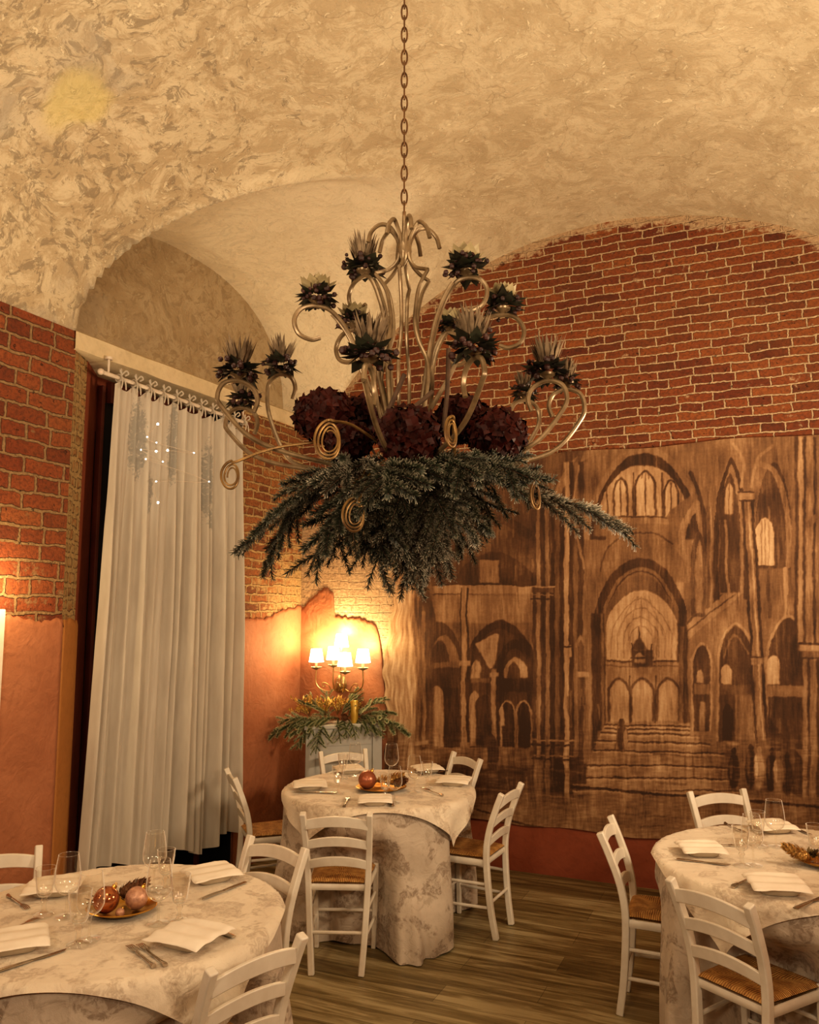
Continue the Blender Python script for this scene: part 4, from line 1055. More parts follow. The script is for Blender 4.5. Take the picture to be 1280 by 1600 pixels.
# wine glasses: photo foot position, label, size
for px, py, lab, s in [
  (103, 1432, 'wine glass on the left table between the napkin by the wall and the goblet', 1.12),
  (139, 1468, 'wine glass standing left of the gold plate on the left table', 1.12),
  (247, 1443, 'wine glass just right of the gold plate on the left table', 1.12),
  (240, 1388, 'wine glass at the far side of the left table against the curtain', 1.12),
  (555, 1212, 'wine glass at the back left of the middle table before the cabinet', 1.1),
  (612, 1216, 'tall wine glass at the back of the middle table right of the cabinet', 1.15),
  (648, 1237, 'wine glass right of the gold plate on the middle table', 1.1),
  (617, 1254, 'wine glass in front of the gold plate on the middle table', 1.05),
  (1213, 1323, 'round wine glass at the back of the right table, nearest the mural figures', 1.1),
  (1178, 1352, 'wine glass beside the goblet at the left of the right table', 1.1),
]: place('wine_glass', make_wine_glass, *on(px, py), 0, lab, 'glass', 'wine glasses on the tables', s=s)
for px, py, lab, s in [
  (68, 1430, 'faceted water goblet at the far left of the left table by the chair', 1.15),
  (122, 1476, 'faceted water goblet nearest the camera on the left table', 1.2),
  (280, 1440, 'faceted water goblet right of the wine glass on the left table', 1.12),
  (258, 1392, 'faceted water goblet behind the right hand glasses on the left table, against the curtain', 1.1),
  (528, 1240, 'faceted water goblet at the left front of the middle table', 1.15),
  (536, 1216, 'faceted water goblet behind the left napkin on the middle table', 1.1),
  (668, 1231, 'faceted water goblet at the right of the middle table', 1.1),
  (602, 1250, 'faceted water goblet in front of the bauble plate on the middle table', 1.05),
  (1160, 1353, 'faceted water goblet nearest the left rim of the right table', 1.15),
  (1186, 1322, 'faceted water goblet at the back of the right table next to the chair back', 1.1),
  (1277, 1350, 'faceted water goblet standing by the gilded cone on the right table', 1.15),
]: place('water_goblet', make_goblet, *on(px, py), .3, lab, 'glass', 'water goblets on the tables', s=s)
# napkins on small plates
def setting(px, py, rz, where, s=1.0):
    x, y = on(px, py)
    place('side_plate', make_plate, x, y, rz, 'small squarish plate under the napkin ' + where, 'plate', 'plates under the napkins', s=s)
    place('folded_napkin', make_napkin, x, y, rz, 'folded cream napkin ' + where, 'napkin', 'folded napkins', s=s, z=TZ + .001)
setting(84, 1395, .18, 'at the back of the left table by the wall', 1.05)
setting(22, 1482, .45, 'at the left edge of the photo', 1.05)
setting(296, 1474, -.45, 'at the near right of the left table', 1.1)
setting(330, 1374, .6, 'at the far right of the left table', 1.05)
setting(484, 1232, .15, 'at the left of the middle table', 1.05)
setting(586, 1256, .05, 'at the front of the middle table')
setting(710, 1226, -.25, 'at the right of the middle table', 1.05)
setting(668, 1206, .3, 'at the back right of the middle table')
setting(545, 1207, .3, 'at the back left of the middle table')
setting(1096, 1334, -.05, 'at the left of the right table')
setting(1214, 1392, -.15, 'at the front of the right table', 1.1)
setting(1208, 1298, .1, 'at the back of the right table')
def cut(kind, p0, p1, lab):
    mk = {'fork': make_fork, 'table_knife': make_knife}[kind]
    a = Vector(on(*p0)); b = Vector(on(*p1)); d = b - a
    m = (a + b) / 2; s = max(.85, min(1.15, d.length / .205))
    place(kind, mk, m.x, m.y, math.atan2(d.y, d.x) - PI / 2, lab, 'cutlery', 'forks' if kind == 'fork' else 'knives', s=s)
cut('fork', (238, 1510), (200, 1478), 'fork at the near edge of the left table, left one of the pair'); cut('fork', (256, 1508), (216, 1476), 'fork at the near edge of the left table, right one of the pair')
cut('table_knife', (362, 1464), (303, 1440), 'knife beside the near right napkin of the left table'); cut('table_knife', (380, 1381), (318, 1405), 'knife in front of the far right napkin of the left table')
cut('fork', (14, 1402), (44, 1422), 'fork at the left rim of the left table'); cut('fork', (8, 1457), (50, 1440), 'fork behind the napkin at the photo edge'); cut('table_knife', (0, 1518), (100, 1486), 'long knife in front of the napkin at the photo edge')
cut('fork', (537, 1263), (546, 1243), 'fork left of the front napkin on the middle table'); cut('table_knife', (614, 1262), (607, 1243), 'knife right of the front napkin on the middle table')
cut('fork', (690, 1243), (662, 1233), 'fork beside the right napkin of the middle table'); cut('table_knife', (530, 1240), (455, 1238), 'knife before the left napkin of the middle table'); cut('table_knife', (655, 1212), (700, 1205), 'knife at the back right of the middle table')
cut('table_knife', (1062, 1344), (1138, 1352), 'knife before the left napkin of the right table'); cut('fork', (1146, 1387), (1190, 1364), 'fork left of the front napkin on the right table')
cut('table_knife', (1246, 1420), (1290, 1400), 'knife at the near right edge of the right table'); cut('fork', (1139, 1290), (1160, 1300), 'fork at the back left of the right table'); cut('table_knife', (1232, 1290), (1266, 1304), 'knife at the back right of the right table'); cut('fork', (1110, 1320), (1146, 1322), 'fork behind the left napkin on the right table')

# centrepieces: gilded plate, baubles, cones, leaves
def gold_plate(px, py, r, label):
    x, y = on(px, py); mb = MB()
    mb.lathe([(.0005, 0), (.6, 0), (.72, .006), (.97, .018), (1.0, .022), (.97, .0235), (.72, .0115), (.6, .007), (.0005, .007)], 48, fn=lambda a, z: 1)
    mb.v = [(p[0] * r, p[1] * r * .9, p[2]) for p in mb.v]
    o = mb.build('gold_plate', M['gold'], loc=(x, y, TZ)); tag(o, label, 'plate', 'gold centrepiece plates'); return x, y
def bauble(x, y, r, mat, label, z=TZ + .008):
    t = thing('bauble', label, 'ornament', (x, y, z), 0, 'baubles')
    mb = MB(); mb.ball((0, 0, r), r, 28); mb.build('ball', mat, t)
    mb = MB(); k = Vector((.45, .35, .82)).normalized(); mb.tube([Vector((0, 0, r)) + k * r * .97, Vector((0, 0, r)) + k * r * 1.17], r * .2, 12)
    q = Vector((0, 0, r)) + k * r * 1.25; mb.tube([q + Vector((math.cos(a) * r * .09, 0, math.sin(a) * r * .09)) for a in [i * PI / 6 for i in range(13)]], r * .025, 6); mb.build('cap', M['gold'], t)
def pine_cone(x, y, z, L, mat, label, tilt=1.2, rz=0.0):
    t = thing('pine_cone', label, 'pine cone', (x, y, z), rz, 'pine cones')
    m = Matrix.Rotation(tilt, 4, 'Y'); mb = MB()
    mb.lathe([(.001, 0), (L * .2, L * .12), (L * .24, L * .35), (L * .15, L * .75), (.001, L * .95)], 10, mat=m); mb.build('core', mat, t)
    mb = MB()
    for k in range(70):
        h = k / 70; a = k * 2.39996; r = L * (.27 * math.sin(PI * min(1, h * .85 + .14)) + .02)
        p = m @ Vector((r * .6 * math.cos(a), r * .6 * math.sin(a), L * h)); d = m @ Vector((math.cos(a), math.sin(a), .55 + h)); n = m @ Vector((-.5 * math.cos(a), -.5 * math.sin(a), 1))
        mb.leaf(p, d, n, L * .27, L * .19, L * .03)
    mb.build('scales', mat, t, smooth=False)
def leaf_spray(x, y, z, label, mat, n=16, L=.06, seed=1):
    rn = random.Random(seed); mb = MB()
    for k in range(n):
        a = rn.uniform(0, 2 * PI); e = rn.uniform(.1, .8); d = Vector((math.cos(a), math.sin(a), e))
        p = Vector((rn.uniform(-.02, .02), rn.uniform(-.02, .02), .01)); mb.leaf(p, d, (0, 0, 1), L * rn.uniform(.7, 1.2), L * .4, -.012); mb.leaf(p + d * .01, d, (0.3, 0, 1), L * rn.uniform(.5, .9), L * .3, .01)
    o = mb.build('dried_leaves', mat, loc=(x, y, z), smooth=False); tag(o, label, 'leaves', 'dried leaves on the plates')
x, y = gold_plate(190, 1425, .125, 'gold plate of Christmas ornaments in the middle of the left table')
bauble(x - .045, y - .035, .046, M['copper'], 'glossy copper bauble on the left table plate'); bauble(x + .052, y + .0, .040, M['blush'], 'rough blush bauble on the right of the left table plate'); bauble(x + .020, y - .075, .016, M['blush'], 'tiny bauble in front of the copper one on the left table')
pine_cone(x - .03, y + .055, TZ + .04, .10, M['cone'], 'brown pine cone behind the copper bauble on the left table', 1.2, .3); leaf_spray(x - .075, y + .01, TZ + .02, 'green gold leaves at the left of the ornament plate on the left table', M['dryleaf'], 18, .055, 3)
x, y = gold_plate(596, 1234, .155, 'dark rimmed gold plate of ornaments in the middle of the middle table')
bauble(x - .085, y - .02, .055, M['bronze'], 'satin bronze bauble on the middle table plate'); pine_cone(x + .015, y + .01, TZ + .04, .12, M['goldcone'], 'gilded pine cone beside the bronze bauble on the middle table', 1.25, .2)
pine_cone(x + .075, y - .02, TZ + .035, .09, M['cone'], 'brown pine cone at the right end of the middle table plate', 1.2, -.5); leaf_spray(x - .02, y + .06, TZ + .02, 'gold tinged dry leaves behind the cones on the middle table', M['goldcone'], 18, .06, 5)
x, y = gold_plate(1292, 1352, .115, 'gold plate at the right edge of the photo on the right table')
pine_cone(x - .085, y - .03, TZ + .035, .10, M['goldcone'], 'gilded pine cone on the right table plate', 1.2, 2.6); bauble(x + .02, y - .01, .045, M['copper'], 'copper bauble on the right table plate'); leaf_spray(x - .04, y + .04, TZ + .02, 'dry leaves on the right table plate', M['dryleaf'], 14, .05, 7)

# ================================================================== corner cabinet with greenery, candle
f0, f1 = W(.325, .435, 0), W(.765, .022, 0)             # front edge on the floor
fd = (f1 - f0).normalized(); fn = Vector((fd.y, -fd.x, 0)); CW = (f1 - f0).length
cab = thing('corner_cabinet', 'small grey painted cabinet with panelled front in the room corner', 'cabinet', tuple(f0))
CABZ = .985
bl, br_ = W(.225, .20, 0) - f0, W(.45, .022, 0) - f0
mb = MB(); mb.prism([(0, 0), ((f1 - f0).x, (f1 - f0).y), (br_.x, br_.y), (bl.x, bl.y)], 0.0, CABZ - .03); mb.build('carcass', M['cabinet'], cab, smooth=False)
mb = MB(); e = fn * .018 - fd * .015; e2 = fn * .018 + fd * .0
mb.prism([(e.x, e.y), ((f1 - f0 + e2).x, (f1 - f0 + e2).y), (br_.x, br_.y), (bl.x + -.01, bl.y)], CABZ - .03, CABZ); mb.build('cabinet_top', M['cabinet'], cab, smooth=False, bevel=.004)
ang = math.atan2(fd.y, fd.x)
def fbox(u0, u1, z0, z1, th, name):
    mb = MB(); c = fd * ((u0 + u1) / 2) + fn * (th / 2); mb.box((c.x, c.y, (z0 + z1) / 2), (u1 - u0, th, z1 - z0), ang); mb.build(name, M['cabinet'], cab, smooth=False, bevel=.003)
fbox(.0, .075, 0, CABZ - .032, .016, 'pilaster'); fbox(CW - .075, CW, 0, CABZ - .032, .016, 'pilaster')
fbox(.08, CW - .08, CABZ - .16, CABZ - .035, .006, 'frieze_rail'); fbox(.08, CW - .08, .0, .10, .006, 'plinth')
fbox(.12, CW - .12, .14, CABZ - .20, .008, 'door_panel')
def top_pt(u, v, z=CABZ): return f0 + fd * u - fn * v + Vector((0, 0, z))
# fir sprig meshes (needles along a stem with side twigs)
def fir_mesh(name, L, twigs, seed, needle=.027, droop=.35, dens=1.15):
    rn = random.Random(seed); mb = MB(); tip = []
    def brush(pts, r0, n_len):
        q = smoothp(pts, 5)
        tot = sum((b - a).length for a, b in zip(q, q[1:])); k = int(tot / .0021 * dens)
        for i in range(k):
            t = (i + rn.random()) / k * (len(q) - 1); j = min(int(t), len(q) - 2); p = q[j].lerp(q[j + 1], t - j); d = (q[j + 1] - q[j]).normalized()
            s = d.orthogonal().normalized(); w = d.cross(s)
            for _ in range(2):
                a = rn.uniform(0, 2 * PI); sd = s * math.cos(a) + w * math.sin(a)
                dr = (sd + d * rn.uniform(.5, 1.0)).normalized(); ln = n_len * rn.uniform(.75, 1.15) * (1 - .35 * (t / len(q)) ** 3)
                side = dr.cross(d).normalized() * .0017
                mb.add([p - side, p + side, p + dr * ln + side * .6, p + dr * ln - side * .6], [(0, 1, 2, 3)])
                tip.extend([0.0, 0.0, 1.0, 1.0])
        return q
    main = [Vector((L * t, 0, -droop * L * t * t)) for t in (0, .25, .5, .75, 1)]
    q = brush(main, .004, needle); stems = [(q, .0035)]
    for i in range(twigs):
        t = .12 + .75 * (i + .5) / twigs; s = 1 if i % 2 else -1; p = Vector((L * t, 0, -droop * L * t * t))
        ln = L * (.52 - .28 * t) * rn.uniform(.8, 1.2); an = rn.uniform(.6, 1.0) * s; d = Vector((math.cos(an), math.sin(an), rn.uniform(-.45, .05)))
        pts = [p, p + d * ln * .5, p + d * ln + Vector((0, 0, -.08 * ln))]
        stems.append((brush(pts, .003, needle * .92), .002))
    ob = mb.build(name, M['fir'], attr={'tip': tip}, smooth=False)
    me = ob.data; bpy.data.objects.remove(ob)
    sb = MB()
    for q, r in stems: sb.tube(q, [r * (1 - .6 * i / len(q)) for i in range(len(q))], 5)
    so = sb.build(name + '_stem', M['bark']); sme = so.data; bpy.data.objects.remove(so)
    return me, sme
FIR = [fir_mesh('fir_needles', .34, 8, 3), fir_mesh('fir_needles', .30, 7, 8), fir_mesh('fir_needles', .38, 10, 15, droop=.2), fir_mesh('fir_needles', .26, 5, 21, needle=.024)]
def variant(me, mat, memo={}):
    k = (me.name, mat.name)
    if k not in memo:
        c = me.copy(); c.materials.clear(); c.materials.append(mat); memo[k] = c
    return memo[k]
def sprig(kind, base, yaw, pitch, roll, s, mat, label, group):
    me, sme = FIR[kind]
    t = thing('fir_sprig', label, 'fir sprig', tuple(base), 0, group)
    t.rotation_euler = (Matrix.Rotation(yaw, 3, 'Z') @ Matrix.Rotation(pitch, 3, 'Y') @ Matrix.Rotation(roll, 3, 'X')).to_euler(); t.scale = (s, s, s)
    o = bpy.data.objects.new('needles', variant(me, mat)); COL.objects.link(o); o.parent = t
    o = bpy.data.objects.new('stem', sme); COL.objects.link(o); o.parent = t
    return t
rn = random.Random(5)
CS = [(.12, .10, -2.95, -.05, .95, 'pointing at the orange wall'), (.10, .05, -2.4, .45, .9, 'drooping over the left cabinet corner'), (.16, .03, -1.9, .65, .75, 'hanging over the cabinet front at the left'), (.26, .03, -1.5, .6, .75, 'hanging over the cabinet front below the cone'),
      (.22, .08, -2.9, -.8, .8, 'rising at the left of the candle'), (.45, .04, -.40, -.05, 1.3, 'reaching furthest towards the mural'), (.42, .10, -.30, -.75, .8, 'rising to the right of the candle'), (.42, .04, -.35, .22, .95, 'lying at the right end of the cabinet top'),
      (.36, .10, .6, -1.25, .7, 'standing behind the candle'), (.16, .09, 2.6, -1.15, .75, 'standing at the back left of the cabinet'), (.20, .05, -2.7, .1, .9, 'lying flat along the left front edge'), (.34, .03, -.9, .5, .7, 'hanging over the front right of the candle'), (.28, .06, -2.7, -.2, .95, 'lying under the gold leaves'), (.48, .03, -.45, -.15, 1.0, 'stretched under the longest one towards the mural')]
CS += [(.07, .10, -2.9, .15, .9, 'lying behind the left front edge'), (.13, .08, -2.0, .25, .8, 'tipped forward under the gold spray'), (.20, .08, 2.0, -1.2, .7, 'rising behind the gold leaves'), (.30, .05, -1.2, .3, .65, 'tucked below the dark cone'),
       (.30, .10, .5, -1.2, .7, 'upright behind and right of the candle'), (.40, .05, -.8, .35, .7, 'spilling forward right of the candle'), (.45, .08, -.35, -.45, .9, 'lifting towards the mural at the right'), (.07, .05, -2.8, -.3, .85, 'lifting off the left cabinet corner')]
for i, (u, v, ya, pi_, sc_, lab) in enumerate(CS):
    sprig(i % 4, top_pt(u, v, CABZ + .035), ya, pi_, rn.uniform(-.4, .4), sc_, M['firgreen'], 'green fir sprig ' + lab + ' on the cabinet', 'fir sprigs on the cabinet')
p = top_pt(.395, .045); cn = thing('pillar_candle', 'gold pillar candle standing on the cabinet among fir sprigs', 'candle', tuple(p))
mb = MB(); mb.lathe([(.0005, 0), (.029, 0), (.030, .004), (.030, .165), (.027, .170), (.022, .164), (.0005, .162)], 28); mb.build('wax', M['candle'], cn)
mb = MB(); mb.tube([(0, 0, .162), (.001, 0, .172), (.003, 0, .178)], .0013, 6); mb.build('wick', M['chain'], cn)
p = top_pt(.325, .02); pine_cone(p.x, p.y, CABZ + .04, .085, M['cone'], 'dark pine cone left of the gold candle on the cabinet', 1.25, -1.9)
def gold_spray(base, label, seed, n=9, L=.16, lean=(0, 0, 1)):
    rn = random.Random(seed); t = thing('gold_spray', label, 'decoration', tuple(base), 0, 'gold sprays on the cabinet'); mb = MB(); lf = MB()
    for k in range(n):
        a = rn.uniform(0, 2 * PI); d = (Vector((math.cos(a) * .8, math.sin(a) * .5, rn.uniform(.1, .9))) + Vector(lean)).normalized(); l = L * rn.uniform(.6, 1.1)
        q = smoothp([Vector((0, 0, 0)), d * l * .5 + Vector((0, 0, .02)), d * l], 5); mb.tube(q, .0015, 5)
        for j in range(9):
            pp = q[2 + j % (len(q) - 2)]; b = rn.uniform(0, 6.28); lf.leaf(pp, d + Vector((math.cos(b), math.sin(b), .4)), (0, 0, 1), .034, .016, .006)
        for j in range(3):
            pp = q[-1 - j * 2] + Vector((rn.uniform(-.012, .012), rn.uniform(-.012, .012), rn.uniform(-.01, .01))); lf.ball(pp, .0065, 8)
    mb.build('twigs', M['vine'], t); lf.build('gold_leaves', M['goldleaf'], t, smooth=False)
gold_spray(top_pt(.06, .12, CABZ + .05), 'gold leaf spray fanning towards the orange wall on the cabinet', 2, 11, .19, (-.8, -.1, .25)); gold_spray(top_pt(.17, .08, CABZ + .06), 'gold leaf spray in the middle of the cabinet greenery', 5, 11, .15, (-.1, -.2, .7)); gold_spray(top_pt(.27, .09, CABZ + .06), 'gold leaf spray just left of the candle below the lamp', 9, 10, .15, (.0, -.1, .9)); gold_spray(top_pt(.44, .12, CABZ + .05), 'small gold leaf spray right of the candle', 12, 6, .11, (.2, 0, .8))

# ================================================================== wall sconce
sc0 = W(.40, 0.013, 1.27); sco = thing('wall_sconce', 'lit brass wall lamp with five small white shades above the cabinet', 'wall lamp', tuple(sc0), ROT)
# local frame: x along the wall, y = -outward (room side is -y), z up
mb = MB(); mb.lathe([(.0005, 0), (.05, .004), (.052, .014), (.036, .024), (.015, .034), (.0005, .036)], 28, mat=Matrix.Rotation(PI / 2, 4, 'X'), sx=1.0, sy=1.35); mb.build('backplate', M['brass'], sco)
mb = MB()
for k in range(9):
    a = k * 2 * PI / 9; mb.ball((.030 * math.cos(a), -.03, .042 * math.sin(a)), .012, 8)
mb.ball((0, -.045, 0), .022, 12); mb.build('crystal_rosette', M['glass'], sco)
SH = [(-.165, -.12, .135, 1), (.255, -.12, .14, 1), (.15, -.22, .115, 1), (-.02, -.10, .155, .95), (.035, -.07, .255, 1.0)]
for sx, sy, sz, k in SH:
    d = Vector((sx, sy, sz)); hz = Vector((sx, sy, 0))
    mb = MB(); mb.tube(smoothp([(0, -.03, 0), hz * .35 + Vector((0, 0, -.055)), hz * .75 + Vector((0, 0, -.045)), hz + Vector((0, 0, .01)), d + Vector((0, 0, -.02))], 6), .0055, 8)
    mb.tube(smoothp([hz * .4 + Vector((0, 0, -.05)), hz * .55 + Vector((0, 0, -.0)), hz * .75 + Vector((0, 0, .01)), hz * .72 + Vector((0, 0, -.02)), hz * .62 + Vector((0, 0, -.012))], 5), .004, 6)
    arm = mb.build('arm', M['brass'], sco)
    mb = MB(); mb.lathe([(.004, -.022), (.012, -.018), (.040, -.006), (.044, .002), (.036, -.002), (.010, -.010), (.0005, -.012)], 20, d, fn=lambda a, z: 1 + .1 * math.cos(8 * a)); mb.lathe([(.010, -.01), (.010, .035), (.0005, .037)], 12, d); mb.build('candle_cup', M['glass'] if False else M['creampetal'], arm)
    mb = MB(); mb.ball(d + Vector((0, 0, .065)), .016, 12, sz=1.5); mb.build('bulb', M['bulb'], arm)
    mb = MB(); z0, z1 = .040, .145
    mb.lathe([(.060 * k, z0), (.043 * k, z1), (.0415 * k, z1), (.0585 * k, z0)], 28, d); mb.build('lamp_shade', M['shade'], arm)
    L = bpy.data.lights.new('sconce_light', 'POINT'); L.energy = 8.5; L.color = (1.0, .66, .30); L.shadow_soft_size = .03
    lo = bpy.data.objects.new('sconce_light', L); COL.objects.link(lo); lo.matrix_world = Matrix.Translation(sc0) @ Matrix.Rotation(ROT, 4, 'Z') @ Matrix.Translation(d + Vector((0, 0, .16)))
    
# ================================================================== chandelier
AX = Vector((-.017, 2.5, 0))
ch = thing('chandelier', 'ornate ivory wrought iron chandelier of curling arms hanging on a long chain', 'chandelier', tuple(AX))
ZHUB = 3.02
# chain of links up to the vault
zc = 3.135; top = z_main(2.6); k = 0; pitch_ = .0405
mb = MB()
while zc < top + .01:
    a = 0 if k % 2 else PI / 2; pts = []
    for i in range(17):
        t = 2 * PI * i / 16; lx = .0095 * math.cos(t); lz = .0265 * math.sin(t)
        pts.append((lx * math.cos(a), lx * math.sin(a), zc + lz))
    mb.tube(pts, .0032, 6, caps=False); zc += pitch_; k += 1
mb.build('chain', M['chain'], ch)
mb = MB(); mb.lathe([(.0005, 3.13), (.006, 3.125), (.007, 3.06), (.014, 3.04), (.022, 3.015), (.024, 2.99), (.016, 2.965), (.008, 2.952), (.0005, 2.94)], 16); mb.build('hub', M['iron'], ch)
mb = MB(); mb.lathe([(.0005, 2.36), (.03, 2.33), (.035, 2.28), (.04, 2.25), (.03, 2.22), (.0005, 2.21)], 16); mb.build('lower_boss', M['iron'], ch)
for i in range(8):                                          # short hooks of the crown
    a = i * PI / 4 + .2; e = Vector((math.cos(a), math.sin(a), 0)); r = .105 if i % 2 == 0 else .085
    pts = [e * q + Vector((0, 0, z)) for q, z in ((.015, 2.99), (.022, 3.03), (.045, 3.068), (r * .72, 3.075), (r, 3.05), (r + .012, 3.012))]
    mb = MB(); mb.tube(smoothp(pts, 6), .0068, 8); mb.build('crown_hook', M['iron'], ch)
for i in range(6):                                          # kinked cage bars under the crown
    a = i * PI / 3 + .35; e = Vector((math.cos(a), math.sin(a), 0)); s = (0, .012)[i % 2]
    P1 = [e * q + Vector((0, 0, z)) for q, z in ((.016, 2.99), (.024, 2.955), (.05, 2.925), (.085 + s, 2.905))]
    P2 = [e * q + Vector((0, 0, z)) for q, z in ((.085 + s, 2.905), (.062, 2.86), (.048, 2.80), (.044, 2.74), (.06, 2.68), (.095, 2.60), (.085, 2.48), (.05, 2.36), (.03, 2.29))]
    mb = MB(); mb.tube(smoothp(P1, 5), .0062, 8); mb.tube(smoothp(P2, 5), .0062, 8); mb.build('cage_bar', M['iron'], ch)
ARMS = [('low', (372, 595), 2.35), ('low', (378, 637), 2.65), ('low', (440, 585), 2.72), ('low', (577, 572), 2.03), ('low', (740, 560), 2.08), ('low', (855, 595), 2.42), ('low', (820, 625), 2.7), ('low', (885, 608), 2.55),
        ('up', (568, 432), 2.62), ('up', (495, 478), 2.42), ('up', (552, 515), 2.6), ('up', (728, 434), 2.42), ('up', (785, 492), 2.5), ('up', (705, 520), 2.62)]
CUPS = []
for typ, (px, py), dep in ARMS:
    P = aty(px, py, dep) - AX; e = Vector((P.x, P.y, 0)); r = e.length; e.normalize(); z = P.z
    if typ == 'low':
        pts = [(.04, 2.28), (r * .35, 2.285), (r * .7, 2.315), (r * .93, 2.36), (r + .045, (2.36 + z) / 2 + .0), (r + .058, z - .05), (r + .042, z - .012), (r, z), (r - .042, z - .018), (r - .058, z - .055), (r - .048, z - .092)]
    else:
        pts = [(.03, 2.30), (.055, 2.42), (r * .46, z - .20), (r * .62, z - .085), (r * .82, z - .015), (r, z), (r + .045, z - .012), (r + .068, z - .05), (r + .055, z - .092), (r + .018, z - .108), (r - .012, z - .10)]
    q = smoothp([e * a + Vector((0, 0, b)) for a, b in pts], 7)
    mb = MB(); mb.tube(q, .0074, 8); 
    if typ == 'up': mb.tube([p + e.cross(Vector((0, 0, 1))) * .016 for p in q[:len(q) // 2 - 6]], .0065, 7)
    arm = mb.build('arm', M['iron'], ch)
    mb = MB(); mb.lathe([(.004, .0), (.010, .008), (.024, .016), (.026, .022), (.018, .020), (.0005, .016)], 16, P); mb.build('candle_cup', M['iron'], arm)
    CUPS.append((P + AX, typ))
# gilded curls of willow tucked into the arrangement
def curl(center, start, turns, r0, ax1, ax2, label, thick=.0042, part_of=None):
    pts = [Vector(start), Vector(start).lerp(Vector(center), .55) + Vector(ax2) * r0 * .8]
    for i in range(int(turns * 14) + 1):
        t = i / 14 * 2 * PI; r = r0 * (1 - .55 * i / (turns * 14)); pts.append(Vector(center) + Vector(ax1) * r * (.62 + .1 * math.sin(i * .37)) * math.cos(t + 1.2) + Vector(ax2) * r * math.sin(t + 1.2))
    mb = MB(); q = smoothp(pts, 3); mb.tube(q, [thick * (1 - .45 * i / len(q)) for i in range(len(q))], 7)
    o = mb.build('willow_curl', M['vine']); tag(o, label, 'twig', 'curled twigs in the chandelier')
X1, Z1 = (1, .1, 0), (0, .15, 1)
for (px, py), d, (sx, sy), sd, tr, r, lab in [
  ((362, 743), 2.3, (500, 690), 2.42, 2.4, .044, 'dark curled twig ending in a loop in front of the curtain'), ((515, 688), 2.15, (590, 690), 2.3, 3.2, .058, 'gilded curled twig coiled over the left hydrangea'), ((706, 676), 2.12, (712, 722), 2.3, 2.6, .045, 'gilded curled twig standing between the right hydrangeas'),
  ((555, 805), 2.2, (600, 720), 2.4, 2.8, .05, 'dark curled twig hanging below the fir at the left of centre'), ((838, 775), 2.3, (730, 730), 2.4, 2.0, .045, 'gilded curled twig drooping at the right end of the greenery'), ((560, 770), 2.35, (600, 700), 2.45, 2.2, .04, 'gilded curled twig behind the dark hanging one')]:
    curl(aty(px, py, d), aty(sx, sy, sd), tr, r, X1 if lab[0] == 'd' or 'over' in lab else (.6, .5, 0), Z1, lab)
# hydrangea heads
def hydrangea(c, r, label, seed):
    rn = random.Random(seed); t = thing('hydrangea', label, 'flower', tuple(c), 0, 'burgundy hydrangeas in the chandelier'); mb = MB()
    for k in range(130):
        zz = 1 - 2 * (k + .5) / 130; a = k * 2.39996; rr = math.sqrt(1 - zz * zz); n = Vector((rr * math.cos(a), rr * math.sin(a), zz * .85)); p = n * r * rn.uniform(.84, 1.0); n.normalize()
        u = n.orthogonal().normalized(); w = n.cross(u); o = rn.uniform(0, 1.6)
        for m_ in range(4):
            b = o + m_ * PI / 2; d = u * math.cos(b) + w * math.sin(b) + n * rn.uniform(.1, .5); mb.leaf(p, d, n, r * .30, r * .27, r * .03)
    mb.build('petals', M['hydrangea'], t, smooth=False)
    mb = MB(); mb.ball((0, 0, 0), r * .8, 14); mb.build('heart', M['darkberry'], t)
    mb = MB(); mb.tube([(0, 0, -r * .7), (-c.x * .3 + AX.x * .3, (AX.y - c.y) * .3, -r - .05)], .004, 6); mb.build('stem', M['bark'], t)
for (px, py), d, r, lab in [((508, 650), 2.45, .092, 'burgundy hydrangea head at the left end of the chandelier garland'), ((638, 680), 2.28, .092, 'burgundy hydrangea head at the front centre of the chandelier'), ((722, 655), 2.55, .085, 'burgundy hydrangea head behind the gilded curl, right of centre'),
      ((778, 680), 2.42, .088, 'burgundy hydrangea head at the right end of the chandelier garland'), ((572, 655), 2.62, .085, 'burgundy hydrangea head half hidden behind the centre one'), ((545, 690), 2.4, .07, 'small burgundy hydrangea head under the left coil')]:
    hydrangea(aty(px, py, d), r, lab, int(px))
